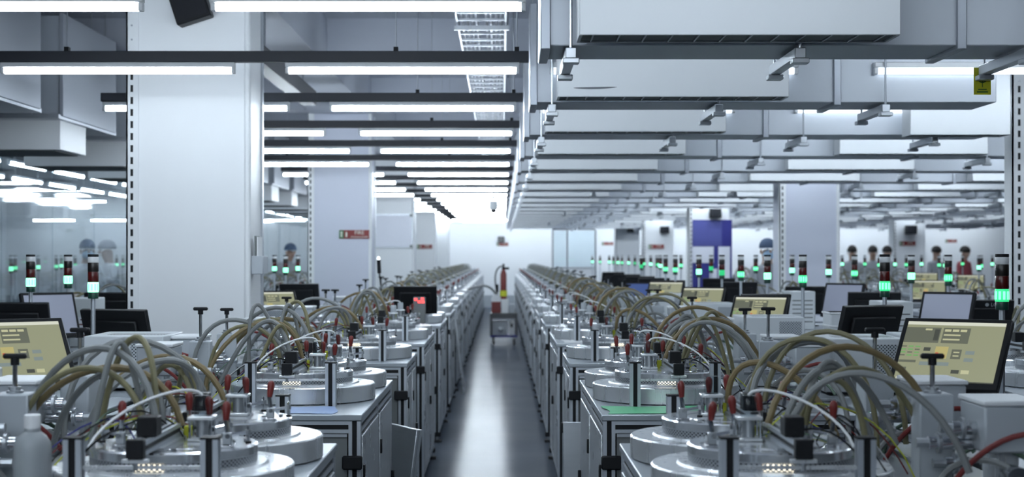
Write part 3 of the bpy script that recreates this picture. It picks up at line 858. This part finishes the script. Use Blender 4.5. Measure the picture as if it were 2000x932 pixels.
# ------------------------------------------------------------------ things on the equipment tables
Z1 = ZT+.0005
place(CB,(1.51,6.5,Z1),'white perforated control unit beside the bright monitor at the right','control units',0)
place(CB,(1.53,8.75,Z1),'white perforated control unit in front of the second lit monitor on the right','control units',0)
place(CB,(1.53,11.2,Z1),'white control unit below the third lit monitor on the right','control units',0)
place(CB,(1.53,14.0,Z1),'white control unit far back behind the right bench row, hoses before it','control units',0)
place(CB,(-1.62,6.7,Z1),'white perforated control unit at the foot of the big left pillar','control units',0)
place(CB,(-1.66,4.45,Z1),'white control unit behind the tee handle at the lower left','control units',.2)
place(CB,(-1.62,10.45,Z1),'white control unit right of the big left pillar','control units',0)
place(MON,(1.435,5.02,Z1+.045),'large lit monitor with khaki machine panel at the lower right','lit monitors',-.60)
place(MON,(1.60,9.75,Z1),'lit khaki monitor in the middle of the right side beside a black one','lit monitors',-.45)
place(MON,(1.60,12.5,Z1),'small lit monitor behind the right bench row near the blue board','lit monitors',-.40)
place(MON,(1.60,15.3,Z1),'tiny lit monitor behind the right bench row, farthest lit one','lit monitors',-.35)
place(MON,(-1.56,5.02,Z1+.045),'large lit monitor with grey machine panel at the left edge','lit monitors',.60)
place(MON,(-1.63,11.15,Z1),'lit yellow monitor just right of the big left pillar','lit monitors',.42)
place(MBK,(1.70,7.25,Z1+.02),'black monitor seen from behind above the white control unit at the right','monitors',PI+.5)
place(MBK,(1.72,10.2,Z1),'black monitor seen from behind right of the second lit monitor','monitors',PI+.3)
place(MBK,(-1.80,7.3,Z1),'black tilted monitor back left of the big pillar','monitors',PI-.35)
place(MBK,(-1.83,14.0,Z1),'black monitor back between the first two left pillars','monitors',PI-.1)
place(MBK,(-.72,12.86,Z1),'black monitor back standing among the chambers of the left row','monitors',PI)
for i, y in enumerate((15.9,17.5,19.0,21.0,24.0)):
    place(MBK,(1.72,y,Z1),f'small black monitor back behind the right bench row, {nth(i+1)} beyond the lit ones','monitors',PI+random.uniform(-.3,.3))
place(MDESK,(1.50,16.6,Z1),'small blue lit monitor behind the hoses right of the aisle','monitors',-.2)

# rows farther out: benches, chambers, monitors, towers
def plain_bench():
    t = thing('workbench','x','workbench')
    MB().box(-.45,.45,0,2.0,ZT-.03,ZT,'top',.003).build('bench_top', t)
    f = MB()
    for x in (-.42,.42):
        for y in (.03,1.97): f.ext('z',0,ZT-.031,x,y,.045)
    for y in (.03,1.97): f.ext('x',-.39,.39,y,ZT-.055,.045)
    for x in (-.42,.42): f.ext('y',.06,1.94,x,ZT-.055,.045); f.ext('y',.06,1.94,x,.2,.045)
    f.build('frame', t)
    MB().box(-.38,.38,.02,.03,.15,ZT-.09,'panel').build('end_panel', t)
    MB().box(-.40,-.39,.06,1.94,.23,ZT-.09,'door').box(.39,.40,.06,1.94,.23,ZT-.09,'door').build('side_panel', t)
    return t
PB = plain_bench()
FARMON = ((4.5,13.3),(4.5,16.2),(6.3,18.0),(6.35,20.8),(4.6,22.6),(6.4,23.2))
FAR = [(2.62,(6.4,8.8,11.2,13.6,16.0),'second right hand row'),
       (4.75,(12.5,15.0,18.6,21.1,23.6,27.2,29.7),'third right hand row'),(6.6,(17,19.5,22,24.5,27.0,29.5),'fourth right hand row'),
       (-2.95,(6.5,8.6,10.8,13.2,15.6,19.3,21.8),'second left hand row')]
# monitors of the farther rows
ml = [(MLG,2.92,9.35,PI+.05-.12,'black monitor back with a round logo and sticker at the far right beside the pillar'),
      (MOFF,2.62,9.15,-.75,'grey blank monitor screen turned aside near the right pillar'),
      (MBK,2.60,10.75,PI-.15,'black monitor back left of the grey blank screen at the right'),
      (MBK,2.52,12.75,PI,'black monitor back below the second right hand pillar'),
      (MOFF,2.66,12.1,-.7,'grey blank screen turned aside below the second right hand pillar'),
      (MBK,2.28,14.9,PI+.2,'black monitor back under the blue board, right one'),(MBK,2.45,17.3,PI-.2,'black monitor back under the blue board, left one'),
      (MBK,-2.62,8.35,PI+.0,'black monitor back at the left edge below the signal lights'),
      (MOFF,-2.62,9.0,.75,'grey blank screen turned aside between two signal lights at the left'),
      (MBK,-2.68,10.6,PI,'black monitor back beside the big left pillar, upper one')]
for X, ys, rn in FAR:
    for i, y in enumerate(ys):
        place(PB,(X,y,0),f'plain bench in the {rn}, {nth(i+1)} from the front',f'benches of the {rn}')
        for j, dy in enumerate((.5,1.35)):
            sgn = 1 if X > 0 else -1
            k = i*2+j
            if any(abs(X-.1*sgn-q[1]) < .8 and abs(y+dy-q[2]) < .60 for q in ml+[(0,*q) for q in FARMON+((2.36,12.2),(2.33,9.2),(-2.7,9.9))]): continue
            place(protoC[sgn,k % 2,2,False],(X-.1*sgn,y+dy,Z1),f'small round chamber with hoses in the {rn}, {nth(k+1)} from the front',f'chambers of the {rn}')
for p, x, y, rz, lb in ml: place(p,(x,y,Z1),lb,'monitors',rz)
for i, (x, y) in enumerate(FARMON):
    place(MON if i % 2 else MBK,(x,y,Z1),f'distant monitor among the right hand rows, {nth(i+1)} from the front','distant monitors',-.3 if i % 2 else PI)

# signal towers
def px(x_, Y): return (x_-980)*Y/3000
near = [(1957,5.55,505,'signal tower in front of the right edge pillar, the nearest one',1),(1728,7.25,500,'signal tower right of the black tilted monitor at the right',1),
        (1568,9.45,503,'signal tower in front of the second right hand pillar, green glowing, tallest there',1),(1852,10.0,498,'signal tower above the black logo monitor',1),
        (1780,10.9,490,'bright signal tower left of the black logo monitor',2),(1518,10.9,500,'bright signal tower at the left edge of the second right hand pillar',2),
        (1669,12.6,498,'signal tower right of the second right hand pillar',1),(1620,13.6,500,'bright signal tower on the right part of the second right hand pillar',2),
        (1547,15.2,496,'small bright signal tower on the left part of the second right hand pillar',2),(1447,11.9,498,'signal tower right of the blue board',1),
        (1410,13.0,503,'dim signal tower at the right edge of the blue board',0),(1365,13.8,500,'bright signal tower in front of the blue board, left one',2),
        (1389,17.5,505,'small dim signal tower in front of the blue board',0),(1476,17.2,502,'small signal tower left of the masked person',1),
        (1319,15.8,503,'signal tower left of the blue board',1),(1300,16.6,503,'signal tower further left of the blue board',1),
        (182,7.0,495,'signal tower left of the big left pillar, the nearest on the left',2),(60,8.3,502,'signal tower at the left edge above a black monitor',2),(133,9.2,503,'signal tower between the two others on the left',2),
        (558,15.5,508,'signal tower just right of the big left pillar, front one',2),(549,17.2,506,'signal tower just right of the big left pillar, behind another',2),(582,17.6,508,'signal tower left of the second left pillar',2)]
TW2 = tower(.385,.19)
for o in TW2.children:
    if o.name.startswith('green'): o.data.materials[0] = M['lens_hot']
def tower_low(b):
    t = tower(1.355,.19,b > 0)
    if b == 2:
        for o in t.children:
            if o.name.startswith('green'): o.data.materials[0] = M['lens_hot']
    return t
PROTO_T = {0:TWD,1:TW,2:TW2}; PROTO_F = {0:tower_low(0),1:tower_low(1),2:tower_low(2)}
TABLES = [(X-.44,X+.44,y,y+2.0) for X, ys, rn in FAR for y in ys] + SHELVES
def tower_at(x, y, ztop, lb, b, grp):
    for x0,x1,y0,y1 in TABLES:
        if x0-.04 < x < x1+.04 and y0-.06 < y < y1+.06:
            return place(PROTO_T[b],(min(max(x,x0+.035),x1-.035),min(max(y,y0+.035),y1-.035),Z1),lb,grp,0)
    return place(PROTO_F[b],(x,y,0),lb,grp,0)
for x_, Y, yp, lb, b in near:
    ztop = 1.55 - (yp-500)*Y/3000
    tower_at(px(x_,Y),Y,ztop,lb,b,'signal towers')
farx = [1157,1172,1190,1198,1207,1215,1228,1240,1251,1258,1271,1283,1288,1330,1290,1262]
for i, x_ in enumerate(farx):
    Y = 38 - i*1.15; tower_at(px(x_,Y),Y,1.55+random.uniform(-.10,-.03),f'distant green signal tower in the right hand rows, {nth(i+1)} from the aisle side',(2,1,2,0)[i % 4],'distant signal towers')
farx = [(1645,27),(1717,24),(1748,26),(1770,25),(1800,27),(1833,24),(1846,23),(1880,28),(1912,19),(1918,22),(1938,27),(1690,27)]
for i, (x_, Y) in enumerate(farx):
    tower_at(px(x_,Y),Y,1.55+random.uniform(-.04,.05),f'distant green signal tower at the far right, {nth(i+1)} of that bunch',(2,1)[i % 2],'signal towers at the far right')
for i, x_ in enumerate((22,30,75,110,120,147,228,240)):
    Y = 17+i*1.3; tower_at(px(x_,Y),Y,1.55+random.uniform(-.08,.02),f'distant green signal tower behind the glass partition, {nth(i+1)} from the left',(2,1)[i % 2],'signal towers behind the glass')

def cabinet(name, label, x, y, w_, d, h, m, kind):
    t = thing(name, label, 'equipment box', (x,y,Z1))
    MB().box(-w_/2,w_/2,-d/2,d/2,0,h,m,.005).build('case', t)
    if kind == 'trays':
        for i in range(4): MB().box(-w_/2-.006,w_/2+.006,-d/2-.006,d/2+.006,h*(i+.85)/4,h*(i+1)/4,'plenum',.002).build('tray_rim', t)
    elif kind == 'label':
        b = MB().box(-.01,w_/2-.02,-d/2-.001,-d/2,.05,.19,'paper',.0); b.build('notice', t)
        b = MB()
        for i, z in enumerate((.17,.14,.10,.07)): b.box(.005+.02*(i == 0),w_/2-.03,-d/2-.0016,-d/2-.001,z,z+.008,'lens_red' if i % 2 == 0 else 'hose_red')
        b.build('red_lines', t)
    else:
        b = MB()
        for i in range(6): b.box(-w_*.4,w_*.4,-d/2-.0012,-d/2,h*.2+i*h*.11,h*.2+i*h*.11+.006,'black')
        b.build('louvre', t)
    return t
cabinet('tray_stack','stack of white trays beside the black tilted monitor at the right',1.80,8.25,.11,.2,.28,'case_white','trays')
cabinet('equipment_cabinet','grey cabinet between black monitor and grey blank screen at the right',2.33,9.2,.19,.3,.31,'case_white','louvre')
cabinet('equipment_cabinet','white cabinet on the right rows below the second right hand pillar',2.36,12.2,.20,.3,.30,'case_white','louvre')
cabinet('equipment_cabinet','grey cabinet with red printed notice between the left signal lights',-2.70,9.9,.21,.3,.31,'case_white','label')
cabinet('equipment_cabinet','white louvred cabinet behind the large lit monitor at the right',1.80,5.9 if False else 6.75,.16,.26,.24,'case_white','louvre')

# ------------------------------------------------------------------ foreground and single things
t = thing('wash_bottle','translucent white plastic bottle at the lower left corner','bottle',(-1.10,3.6,Z1))
MB().lathe([(0,0),(.040,0),(.044,.004),(.044,.125),(.042,.140),(.032,.158),(.019,.168),(.018,.176),(0,.176)],'bottle',32).build('body', t)
MB().lathe([(0,.176),(.019,.176),(.019,.206),(.017,.208),(0,.208)],'white_tube',20).build('cap', t)
def sheet(name, label, x0, x1, y0, y1, m, z=ZT+.0015):
    nx, ny = 8, 6; b = MB(); vs = []
    for j in range(ny+1):
        for i in range(nx+1):
            u, v = i/nx, j/ny
            vs.append((x0+(x1-x0)*u+.012*math.sin(5*v), y0+(y1-y0)*v+.01*math.sin(4*u), z+.004*abs(math.sin(3*u+2*v))*(.3+v)))
    top = len(vs); vs += [(x,y,zz-.0012) for x,y,zz in vs]
    w_ = nx+1; fs = []
    for j in range(ny):
        for i in range(nx):
            q = (j*w_+i, j*w_+i+1, (j+1)*w_+i+1, (j+1)*w_+i); fs.append(q); fs.append(tuple(k+top for k in q[::-1]))
    edge = [i for i in range(w_)] + [j*w_+nx for j in range(1,ny+1)] + [ny*w_+i for i in range(nx-1,-1,-1)] + [j*w_ for j in range(ny-1,0,-1)]
    for a, b2 in zip(edge, edge[1:]+edge[:1]): fs.append((a+top, b2+top, b2, a))
    b.add(vs, fs, m); o = b.build(name); tag(o, label, 'sheet'); return o
sheet('plastic_folder','green plastic folder lying on the second right hand bench',.39,.80,5.63,5.88,'green_sheet')
sheet('plastic_folder','blue plastic folder lying on the second left hand bench',-.85,-.62,5.63,5.86,'blue_sheet')
sheet('paper_sheet','white paper sheet on the fourth right hand bench',.41,.60,10.2,10.55,'paper_white')

def loose_door(name, label, x, y, rz, lean):
    t = thing(name, label, 'panel', (x,y,0), rz); t.rotation_euler = (lean,0,rz)
    MB().box(-.20,.20,0,.016,.0,.74,'steel',.003).build('sheet_panel', t)
    MB().box(-.20,.20,.016,.03,.72,.74,'steel').box(-.20,-.19,.016,.03,.0,.72,'steel').box(.19,.20,.016,.03,.0,.72,'steel').build('rim', t)
    MB().box(-.15,-.05,-.001,.001,.12,.34,'perf_box').build('vent', t)
    return t
loose_door('bench_panel','grey sheet panel leaning in the gap behind the second left bench',-.585,7.35,R(-62),R(-8))
loose_door('bench_panel','grey sheet panel leaning upright behind the second right bench',.50,7.45,0,R(-3))
t = thing('bench_panel','narrow grey board leaning on the left benches far down the aisle','panel',(-.415,17.5,0),R(90)); t.rotation_euler = (R(-7),0,R(90))
MB().box(-.2,.2,0,.02,0,.95,'door',.003).build('board', t)

# trolley in the aisle
t = thing('service_trolley','dark service trolley with blue deck standing in the aisle','trolley',(.035,27,0))
MB().box(-.24,.24,-.3,.3,.135,.165,'blue',.006).build('deck', t)
MB().box(-.24,.24,-.3,.3,.46,.55,'dark_steel',.006).build('upper_table', t)
f = MB()
for x in (-.22,.22):
    for y in (-.27,.27): f.box(x-.02,x+.02,y-.02,y+.02,.165,.46,'dark_steel',.003)
f.build('frame', t)
for x in (-.18,.18):
    for y in (-.24,.24):
        wv = MB().lathe([(0,-.018),(.055,-.018),(.062,-.01),(.062,.01),(.055,.018),(0,.018)],'rubber',18,(x,y,.062),'x'); wh = wv.build('wheel', t)
        MB().box(x-.026,x+.026,y-.015,y+.015,.07,.135,'zinc',.002).build('fork', wh)
u = thing('pump_unit','pale pump box with a round port on the lower deck of the aisle trolley','pump',(-.02,27,.1655))
MB().box(-.15,.11,-.22,.2,0,.24,'box_white',.006).build('case', u)
MB().lathe([(0,0),(.05,0),(.05,-.02),(.03,-.03),(0,-.03)],'steel',20,(0,-.22,.1),'y').build('port', u)
u = thing('pump_unit','narrow white unit at the right of the trolley lower deck','pump',(.17,27,.1655))
MB().box(-.04,.045,-.2,.2,0,.24,'paint',.006).build('case', u)
MB().box(-.02,.025,-.204,-.2,.14,.2,'black').build('label_plate', u)
u = thing('leak_detector','red and white leak detector with tall red column on the aisle trolley','leak detector',(0,26.98,.5505))
MB().box(-.18,-.015,-.18,.18,0,.20,'red',.008).build('red_case', u)
MB().box(-.005,.115,-.18,.18,0,.24,'paint',.008).build('white_case', u)
MB().box(.125,.23,-.15,.15,0,.16,'box_white',.008).build('side_case', u)
MB().lathe([(0,0),(.085,0),(.085,.06),(0,.06)],'paint',24,(-.10,-.17,.24),'y').build('gauge', u)
MB().lathe([(0,.2),(.052,.2),(.055,.21),(.055,.64),(.035,.70),(.02,.73),(0,.73)],'red',20,(.03,.05,.04)).build('column', u)
MB().lathe([(.062,.25),(.066,.25),(.066,.35),(.062,.35)],'yellow',20,(.03,.05,.04)).build('yellow_band', u)
MB().box(.0,.13,.03,.07,.76,.80,'black',.004).cyl((.03,.05,.76),(.03,.05,.86),.02,'black',10).build('valve_head', u)
MB().tube(bez((-.0,.05,.82),(-.16,.02,.78),(-.12,0,.5),(-.075,0,.30),14),.013,'rubber',8).build('hose', u)
MB().box(-.105,-.055,-.02,.05,.36,.50,'black',.006).build('grip', u)
u = tag(MB().tube(bez((-.10,26.9,.88),(-.26,26.4,1.14),(-.40,25.6,1.02),(-.60,25.2,.99),18),.02,'hose_grey',8).build('vacuum_hose'),'grey vacuum hose arching from the trolley to the left bench row','hose')

# signs
def sign(label, x, y, z, w_=.35, h=.10, full=False):
    t = thing('fire_sign', label, 'sign', (x,y,z), 0, None)
    MB().box(-w_/2,w_/2,-.004,0,-h/2,h/2,'sign_red',.001).build('plate', t)
    MB().box(-w_/2,-w_/2+h*.55,-.0055,-.004,-h/2+.004,h/2-.004,'sign_green').build('green_field', t)
    b = MB(); e = -.0065
    b.cyl((-w_/2+h*.28,e,h*.2),(-w_/2+h*.28,-.0052,h*.2),.012,'sign_white',10).box(-w_/2+h*.2,-w_/2+h*.36,e,-.0052,-h*.32,h*.06,'sign_white')
    b.box(-w_/2+h*.75,-w_/2+h*.95,e,-.004,-h*.3,h*.18,'sign_white').box(-w_/2+h*.8,-w_/2+h*.9,e,-.004,h*.18,h*.3,'sign_white')
    b.build('pictogram', t)
    text_mesh('FIRE',.062,'sign_white',t,'lettering',(.06,-.0052,.018),(PI/2,0,0))
    text_mesh('EXTINGUISHER',.029,'sign_white',t,'lettering',(.06,-.0052,-.032),(PI/2,0,0))
    return t
SG = sign('red and green fire sign on the second left pillar',-1.71,PY[1]-.001,1.80)
def sign_at(label, x, y, z): 
    o = copy_tree(SG); o.location = (x,y,z); o['label'] = label; return o
sign_at('small fire sign on the fourth left pillar',-1.76,PY[3]-.001,1.76)
sign_at('small fire sign on the back wall at the end of the aisle',.02,YB-.001,1.90)
sign_at('small fire sign on the fourth right hand pillar',3.52,PY[3]-.001,1.76)
sign_at('small fire sign on the back wall right of the booth',3.2,YB-.001,1.92)
sign_at('fire sign on the far white pillar at the right',8.9,PY[3]-1.301,1.82)
sign_at('small fire sign on the back wall at the far right',13.6,YB-.001,2.0)
def wall_speaker(label, x, y, z, s_=1.):
    t = thing('wall_speaker', label, 'speaker', (x,y,z))
    MB().box(-.10*s_,.10*s_,-.14*s_,-.03,-.08*s_,.08*s_,'black',.008).build('case', t)
    MB().box(-.085*s_,.085*s_,-.142*s_,-.14*s_,-.065*s_,.065*s_,'black_gloss').build('front_mesh', t)
    MB().box(-.03,.03,-.03,0,-.03,.03,'black').build('bracket', t)
    return t
w0 = wall_speaker('black wall speaker high on the big left pillar',-1.84,9.199,3.02,1.05); w0.rotation_euler = (R(0),R(-18),0)
wall_speaker('black wall speaker above the blue board',3.66,PY[2]-.001,2.28)
wall_speaker('black wall speaker on the fourth right hand pillar',3.70,PY[3]-.001,2.14)
wall_speaker('black wall speaker on the fifth right hand pillar',3.66,PY[4]-.001,2.30)
wall_speaker('black wall speaker on the far white pillar at the right',8.95,PY[3]-1.301,2.12,1.2)
wall_speaker('black wall speaker on the back wall above the fire sign',-.02,YB-.001,2.05)
# board on third left pillar, blue board on third right pillar
t = thing('whiteboard','framed white board on the third left pillar','board',(-1.88,PY[2]-.001,1.98))
MB().box(-.33,.33,-.018,-.004,-.27,.27,'paper',.002).build('board', t)
MB().box(-.35,.35,-.022,-.0,.27,.288,'extr').box(-.35,.35,-.022,-.0,-.288,-.27,'extr').box(-.35,-.33,-.022,0,-.27,.27,'extr').box(.33,.35,-.022,0,-.27,.27,'extr').build('frame', t)
MB().box(.30,.352,-.026,-.018,.24,.29,'panel').box(.30,.352,-.026,-.018,-.29,-.24,'panel').build('corner_clip', t)
t = thing('notice_board','tall blue board with white sheets on the third right hand pillar','board',(3.61,PY[2]-.001,1.45))
MB().box(-.335,.345,-.012,0,-.55,.72,'blue',.002).build('board', t)
MB().box(-.325,.17,-.016,-.012,.27,.70,'film').build('plastic_sleeve', t)
MB().box(-.335,.03,-.016,-.012,-.02,.26,'paper').build('white_sheet', t)
MB().box(.11,.31,-.016,-.012,-.34,.26,'paper').build('white_sheet', t)
MB().box(-.04,.09,-.018,-.0125,-.40,-.12,'paper').build('white_sheet', t)
# holder on the big left pillar
t = thing('leaflet_holder','grey holder with leaflets on the aisle side of the big left pillar','holder',(-1.505,9.3,1.44))
MB().box(.003,.075,-.09,.09,0,.11,'box_white',.004).build('box', t)
MB().box(.02,.03,-.085,.06,.1,.23,'panel').box(.035,.042,-.085,.08,.1,.225,'paper_white').build('leaflets', t)
# yellow tag on the hanger at the upper right
t = thing('hanging_tag','yellow hanging tag with a dark tree emblem under the ducts','tag',(1.91,6.105,2.303))
MB().box(-.034,.034,-.001,.001,-.112,-.004,'tag_yellow').build('card', t)
b = MB().lathe([(.020,0),(.026,0),(.026,.0006),(.020,.0006)],'tag_print',20); b.v = [(x*.8,-.0012-z,y*.8-.045) for x,y,z in b.v]
for (x0,x1,z0,z1) in ((-.0016,.0016,-.082,-.045),(-.009,.009,-.052,-.042),(-.012,.012,-.044,-.036),(-.008,.008,-.036,-.030),(-.022,.022,-.104,-.098),(-.017,.017,-.094,-.089)): b.box(x0,x1,-.0018,-.0011,z0,z1,'tag_print')
b.build('emblem', t)
MB().cyl((0,0,-.006),(0,-.016,-.022),.0016,'rubber',6).build('tie', t)
# dome camera over the aisle
t = thing('dome_camera','white dome camera hanging on a pole above the aisle','camera',(-.12,22.3,2.22))
MB().cyl((0,0,.10),(0,0,.83),.012,'paint',10).box(-.05,.17,-.02,.02,.826,.832,'zinc').build('drop_pole', t)
MB().lathe([(0,.11),(.05,.11),(.066,.09),(.066,.02),(.05,.0),(0,.0)],'paint',20).build('housing', t)
MB().lathe([(.045,.0),(.042,-.025),(.025,-.045),(0,-.05)],'black_gloss',20).build('dome', t)
# gooseneck lamp in left row
t = thing('inspection_lamp','thin black inspection lamp with white tip in the left bench row','lamp',(-1.09,14.05,Z1))
MB().tube([(0,0,0),(-.002,0,.2),(-.03,0,.42)],.007,'black',8).build('stem', t)
MB().cyl((-.03,0,.42),(-.036,0,.545),.018,'black',12).build('head', t)
MB().lathe([(0,.03),(.010,.022),(.013,.01),(.011,0),(0,0)],'lamp_white',12,(-.037,0,.545)).build('bulb', t)
t = thing('indicator_panel','small panel with red indicator lights among the left row chambers','indicator',(-.68,12.7,Z1))
MB().box(-.05,.05,-.02,.02,0,.24,'panel',.004).build('case', t)
for x, z in ((-.03,.22),(0,.2),(.025,.225),(.03,.2)): MB().box(x-.011,x+.011,-.026,-.02,z-.01,z+.01,'led_red').build('red_lamp', t)

# ------------------------------------------------------------------ people
def person(name, label, loc, rz, lean, cap, mask, coat, arm=0.):
    t = thing('person', label, 'person', loc, rz)
    J = [(0,0,.93),(0,0,1.10),(0,0,1.30),(0,0,1.42),(0,0,1.48),(0,-.015,1.55),(0,-.02,1.64)]
    Rr = [(.155,.115),(.15,.11),(.165,.11),(.10,.075),(.055,.055),(.075,.085),(.075,.092)]
    E = [(i,i+1) for i in range(6)]
    V = [Vector(p) for p in J]; RR = list(Rr)
    def add(p, r, par): V.append(Vector(p)); RR.append(r); E.append((par,len(V)-1)); return len(V)-1
    for sx in (-1,1):
        a = add((sx*.17,0,1.38),(.062,.062),2); bq = add((sx*.215,-.03,1.12+arm*.08),(.045,.045),a)
        c2 = add((sx*.19,-.24,1.05+arm*.25),(.032,.032),bq); d = add((sx*.175,-.32,1.05+arm*.28),(.032,.018),c2)
        for q, (dx, ln) in enumerate(((-.026,.065),(-.009,.08),(.009,.075),(.025,.06))):
            e1 = add((sx*.175+dx,-.37,1.04+arm*.28),(.009,.009),d); add((sx*.175+dx,-.36-ln,1.02+arm*.28),(.008,.008),e1)
        e1 = add((sx*.175-sx*.035,-.33,1.03+arm*.28),(.010,.010),d); add((sx*.175-sx*.05,-.37,1.02+arm*.28),(.009,.009),e1)
        h = add((sx*.095,0,.86),(.095,.095),0); k = add((sx*.10,-.01,.48),(.062,.066),h); an = add((sx*.10,.02,.09),(.045,.048),k)
        add((sx*.11,-.15,.035),(.045,.032),an)
    for i, v in enumerate(V):
        if v.z > .93 : v.y -= (v.z-.93)*lean
    me = bpy.data.meshes.new('body'); me.from_pydata([tuple(v) for v in V], E, []); o = bpy.data.objects.new('body', me); COL.objects.link(o)
    sk = o.modifiers.new('skin','SKIN'); sk.use_smooth_shade = True
    for i, sv in enumerate(me.skin_vertices[0].data): sv.radius = RR[i]; sv.use_root = (i == 0)
    ss = o.modifiers.new('sub','SUBSURF'); ss.levels = 2; ss.render_levels = 2
    dg = bpy.context.evaluated_depsgraph_get(); m2 = bpy.data.meshes.new_from_object(o.evaluated_get(dg)); bpy.data.objects.remove(o)
    for m_ in (coat,'skin','rubber'): m2.materials.append(M[m_])
    for p in m2.polygons:
        cz, cy_ = p.center.z, p.center.y
        p.material_index = 1 if cz > 1.455 or (cy_ < -.30 - (cz-.93)*lean*.9 and .95 < cz < 1.45) else 2 if cz < .07 else 0
        p.use_smooth = True
    m2.name = 'body'; ob = bpy.data.objects.new('body', m2); COL.objects.link(ob); ob.parent = t
    hy = -.02-(1.62-.93)*lean
    def ell(nm, c_, r_, m_, z0=-1., par=t, ycut=None):
        b = MB(); n, k = 20, 12; vs = []
        for j in range(k+1):
            th = PI*j/k
            for i in range(n):
                a = 2*PI*i/n; x,y,z = math.sin(th)*math.cos(a), math.sin(th)*math.sin(a), max(math.cos(th), z0)
                if ycut is not None: y = min(y, ycut)
                vs.append((c_[0]+r_[0]*x, c_[1]+r_[1]*y, c_[2]+r_[2]*z))
        fs = [(j*n+i,(j+1)*n+i,(j+1)*n+(i+1)%n,j*n+(i+1)%n) for j in range(k) for i in range(n)]
        b.add(vs, fs, m_); return b.build(nm, par, 80)
    ell('cap' if cap != 'hair' else 'hair',(0,hy+.012,1.665),(.102,.122,.108),cap,-.18 if cap != 'hair' else -.35)
    ell('nose',(0,hy-.092,1.60),(.014,.022,.022),'skin')
    for sx in (-1,1):
        ell('ear',(sx*.083,hy+.01,1.605),(.012,.022,.032),'skin'); ell('eye',(sx*.032,hy-.082,1.628),(.014,.010,.008),'hair')
    if mask: ell('mask',(0,hy-.035,1.565),(.076,.078,.058),'mask',ycut=.1)
    else: ell('mouth',(0,hy-.086,1.553),(.024,.010,.007),'red')
    return t
person('p','person in blue cap and face mask behind the second right hand pillar',(3.275,18.95,0),R(10),.0,'cap_blue',True,'cloth_grey')
person('p','person in blue cap and mask bending in white overall behind the glass, left one',(-5.42,20.0,0),R(25),.18,'cap_blue',True,'coat')
person('p','person in white overall with raised arms behind the glass next to the pillar',(-5.2,20.6,0),R(-60),.12,'cloth_grey',False,'coat',1.)
person('p','person in dark blue cap bending down between the first two left pillars',(-3.78,26.5,0),R(40),.35,'cap_blue',False,'cloth_grey')
for i, (x_, hr, ct, lb) in enumerate(((1665,'hair','cloth_grey','person with dark hair far off, leftmost of the distant workers at the right'),(1704,'hair','cloth_grey','person with dark hair far off, second of the distant workers at the right'),
                              (1731,'hair','cloth_grey','person far off just behind a signal tower at the right'),(1826,'hair','cloth_grey','person far off left of the two rightmost distant workers'),
                              (1881,'hair','cloth_red','person far off in a reddish top, rightmost distant worker'))):
    person('p',lb,(px(x_,31.6+.45*i),31.6+.45*i,0),R(-20+15*i),.06,hr,False,ct)

# remove prototypes that were never placed
for o in [o for o in bpy.data.objects if o.parent is None and o.get('label') == 'x']: drop(o)
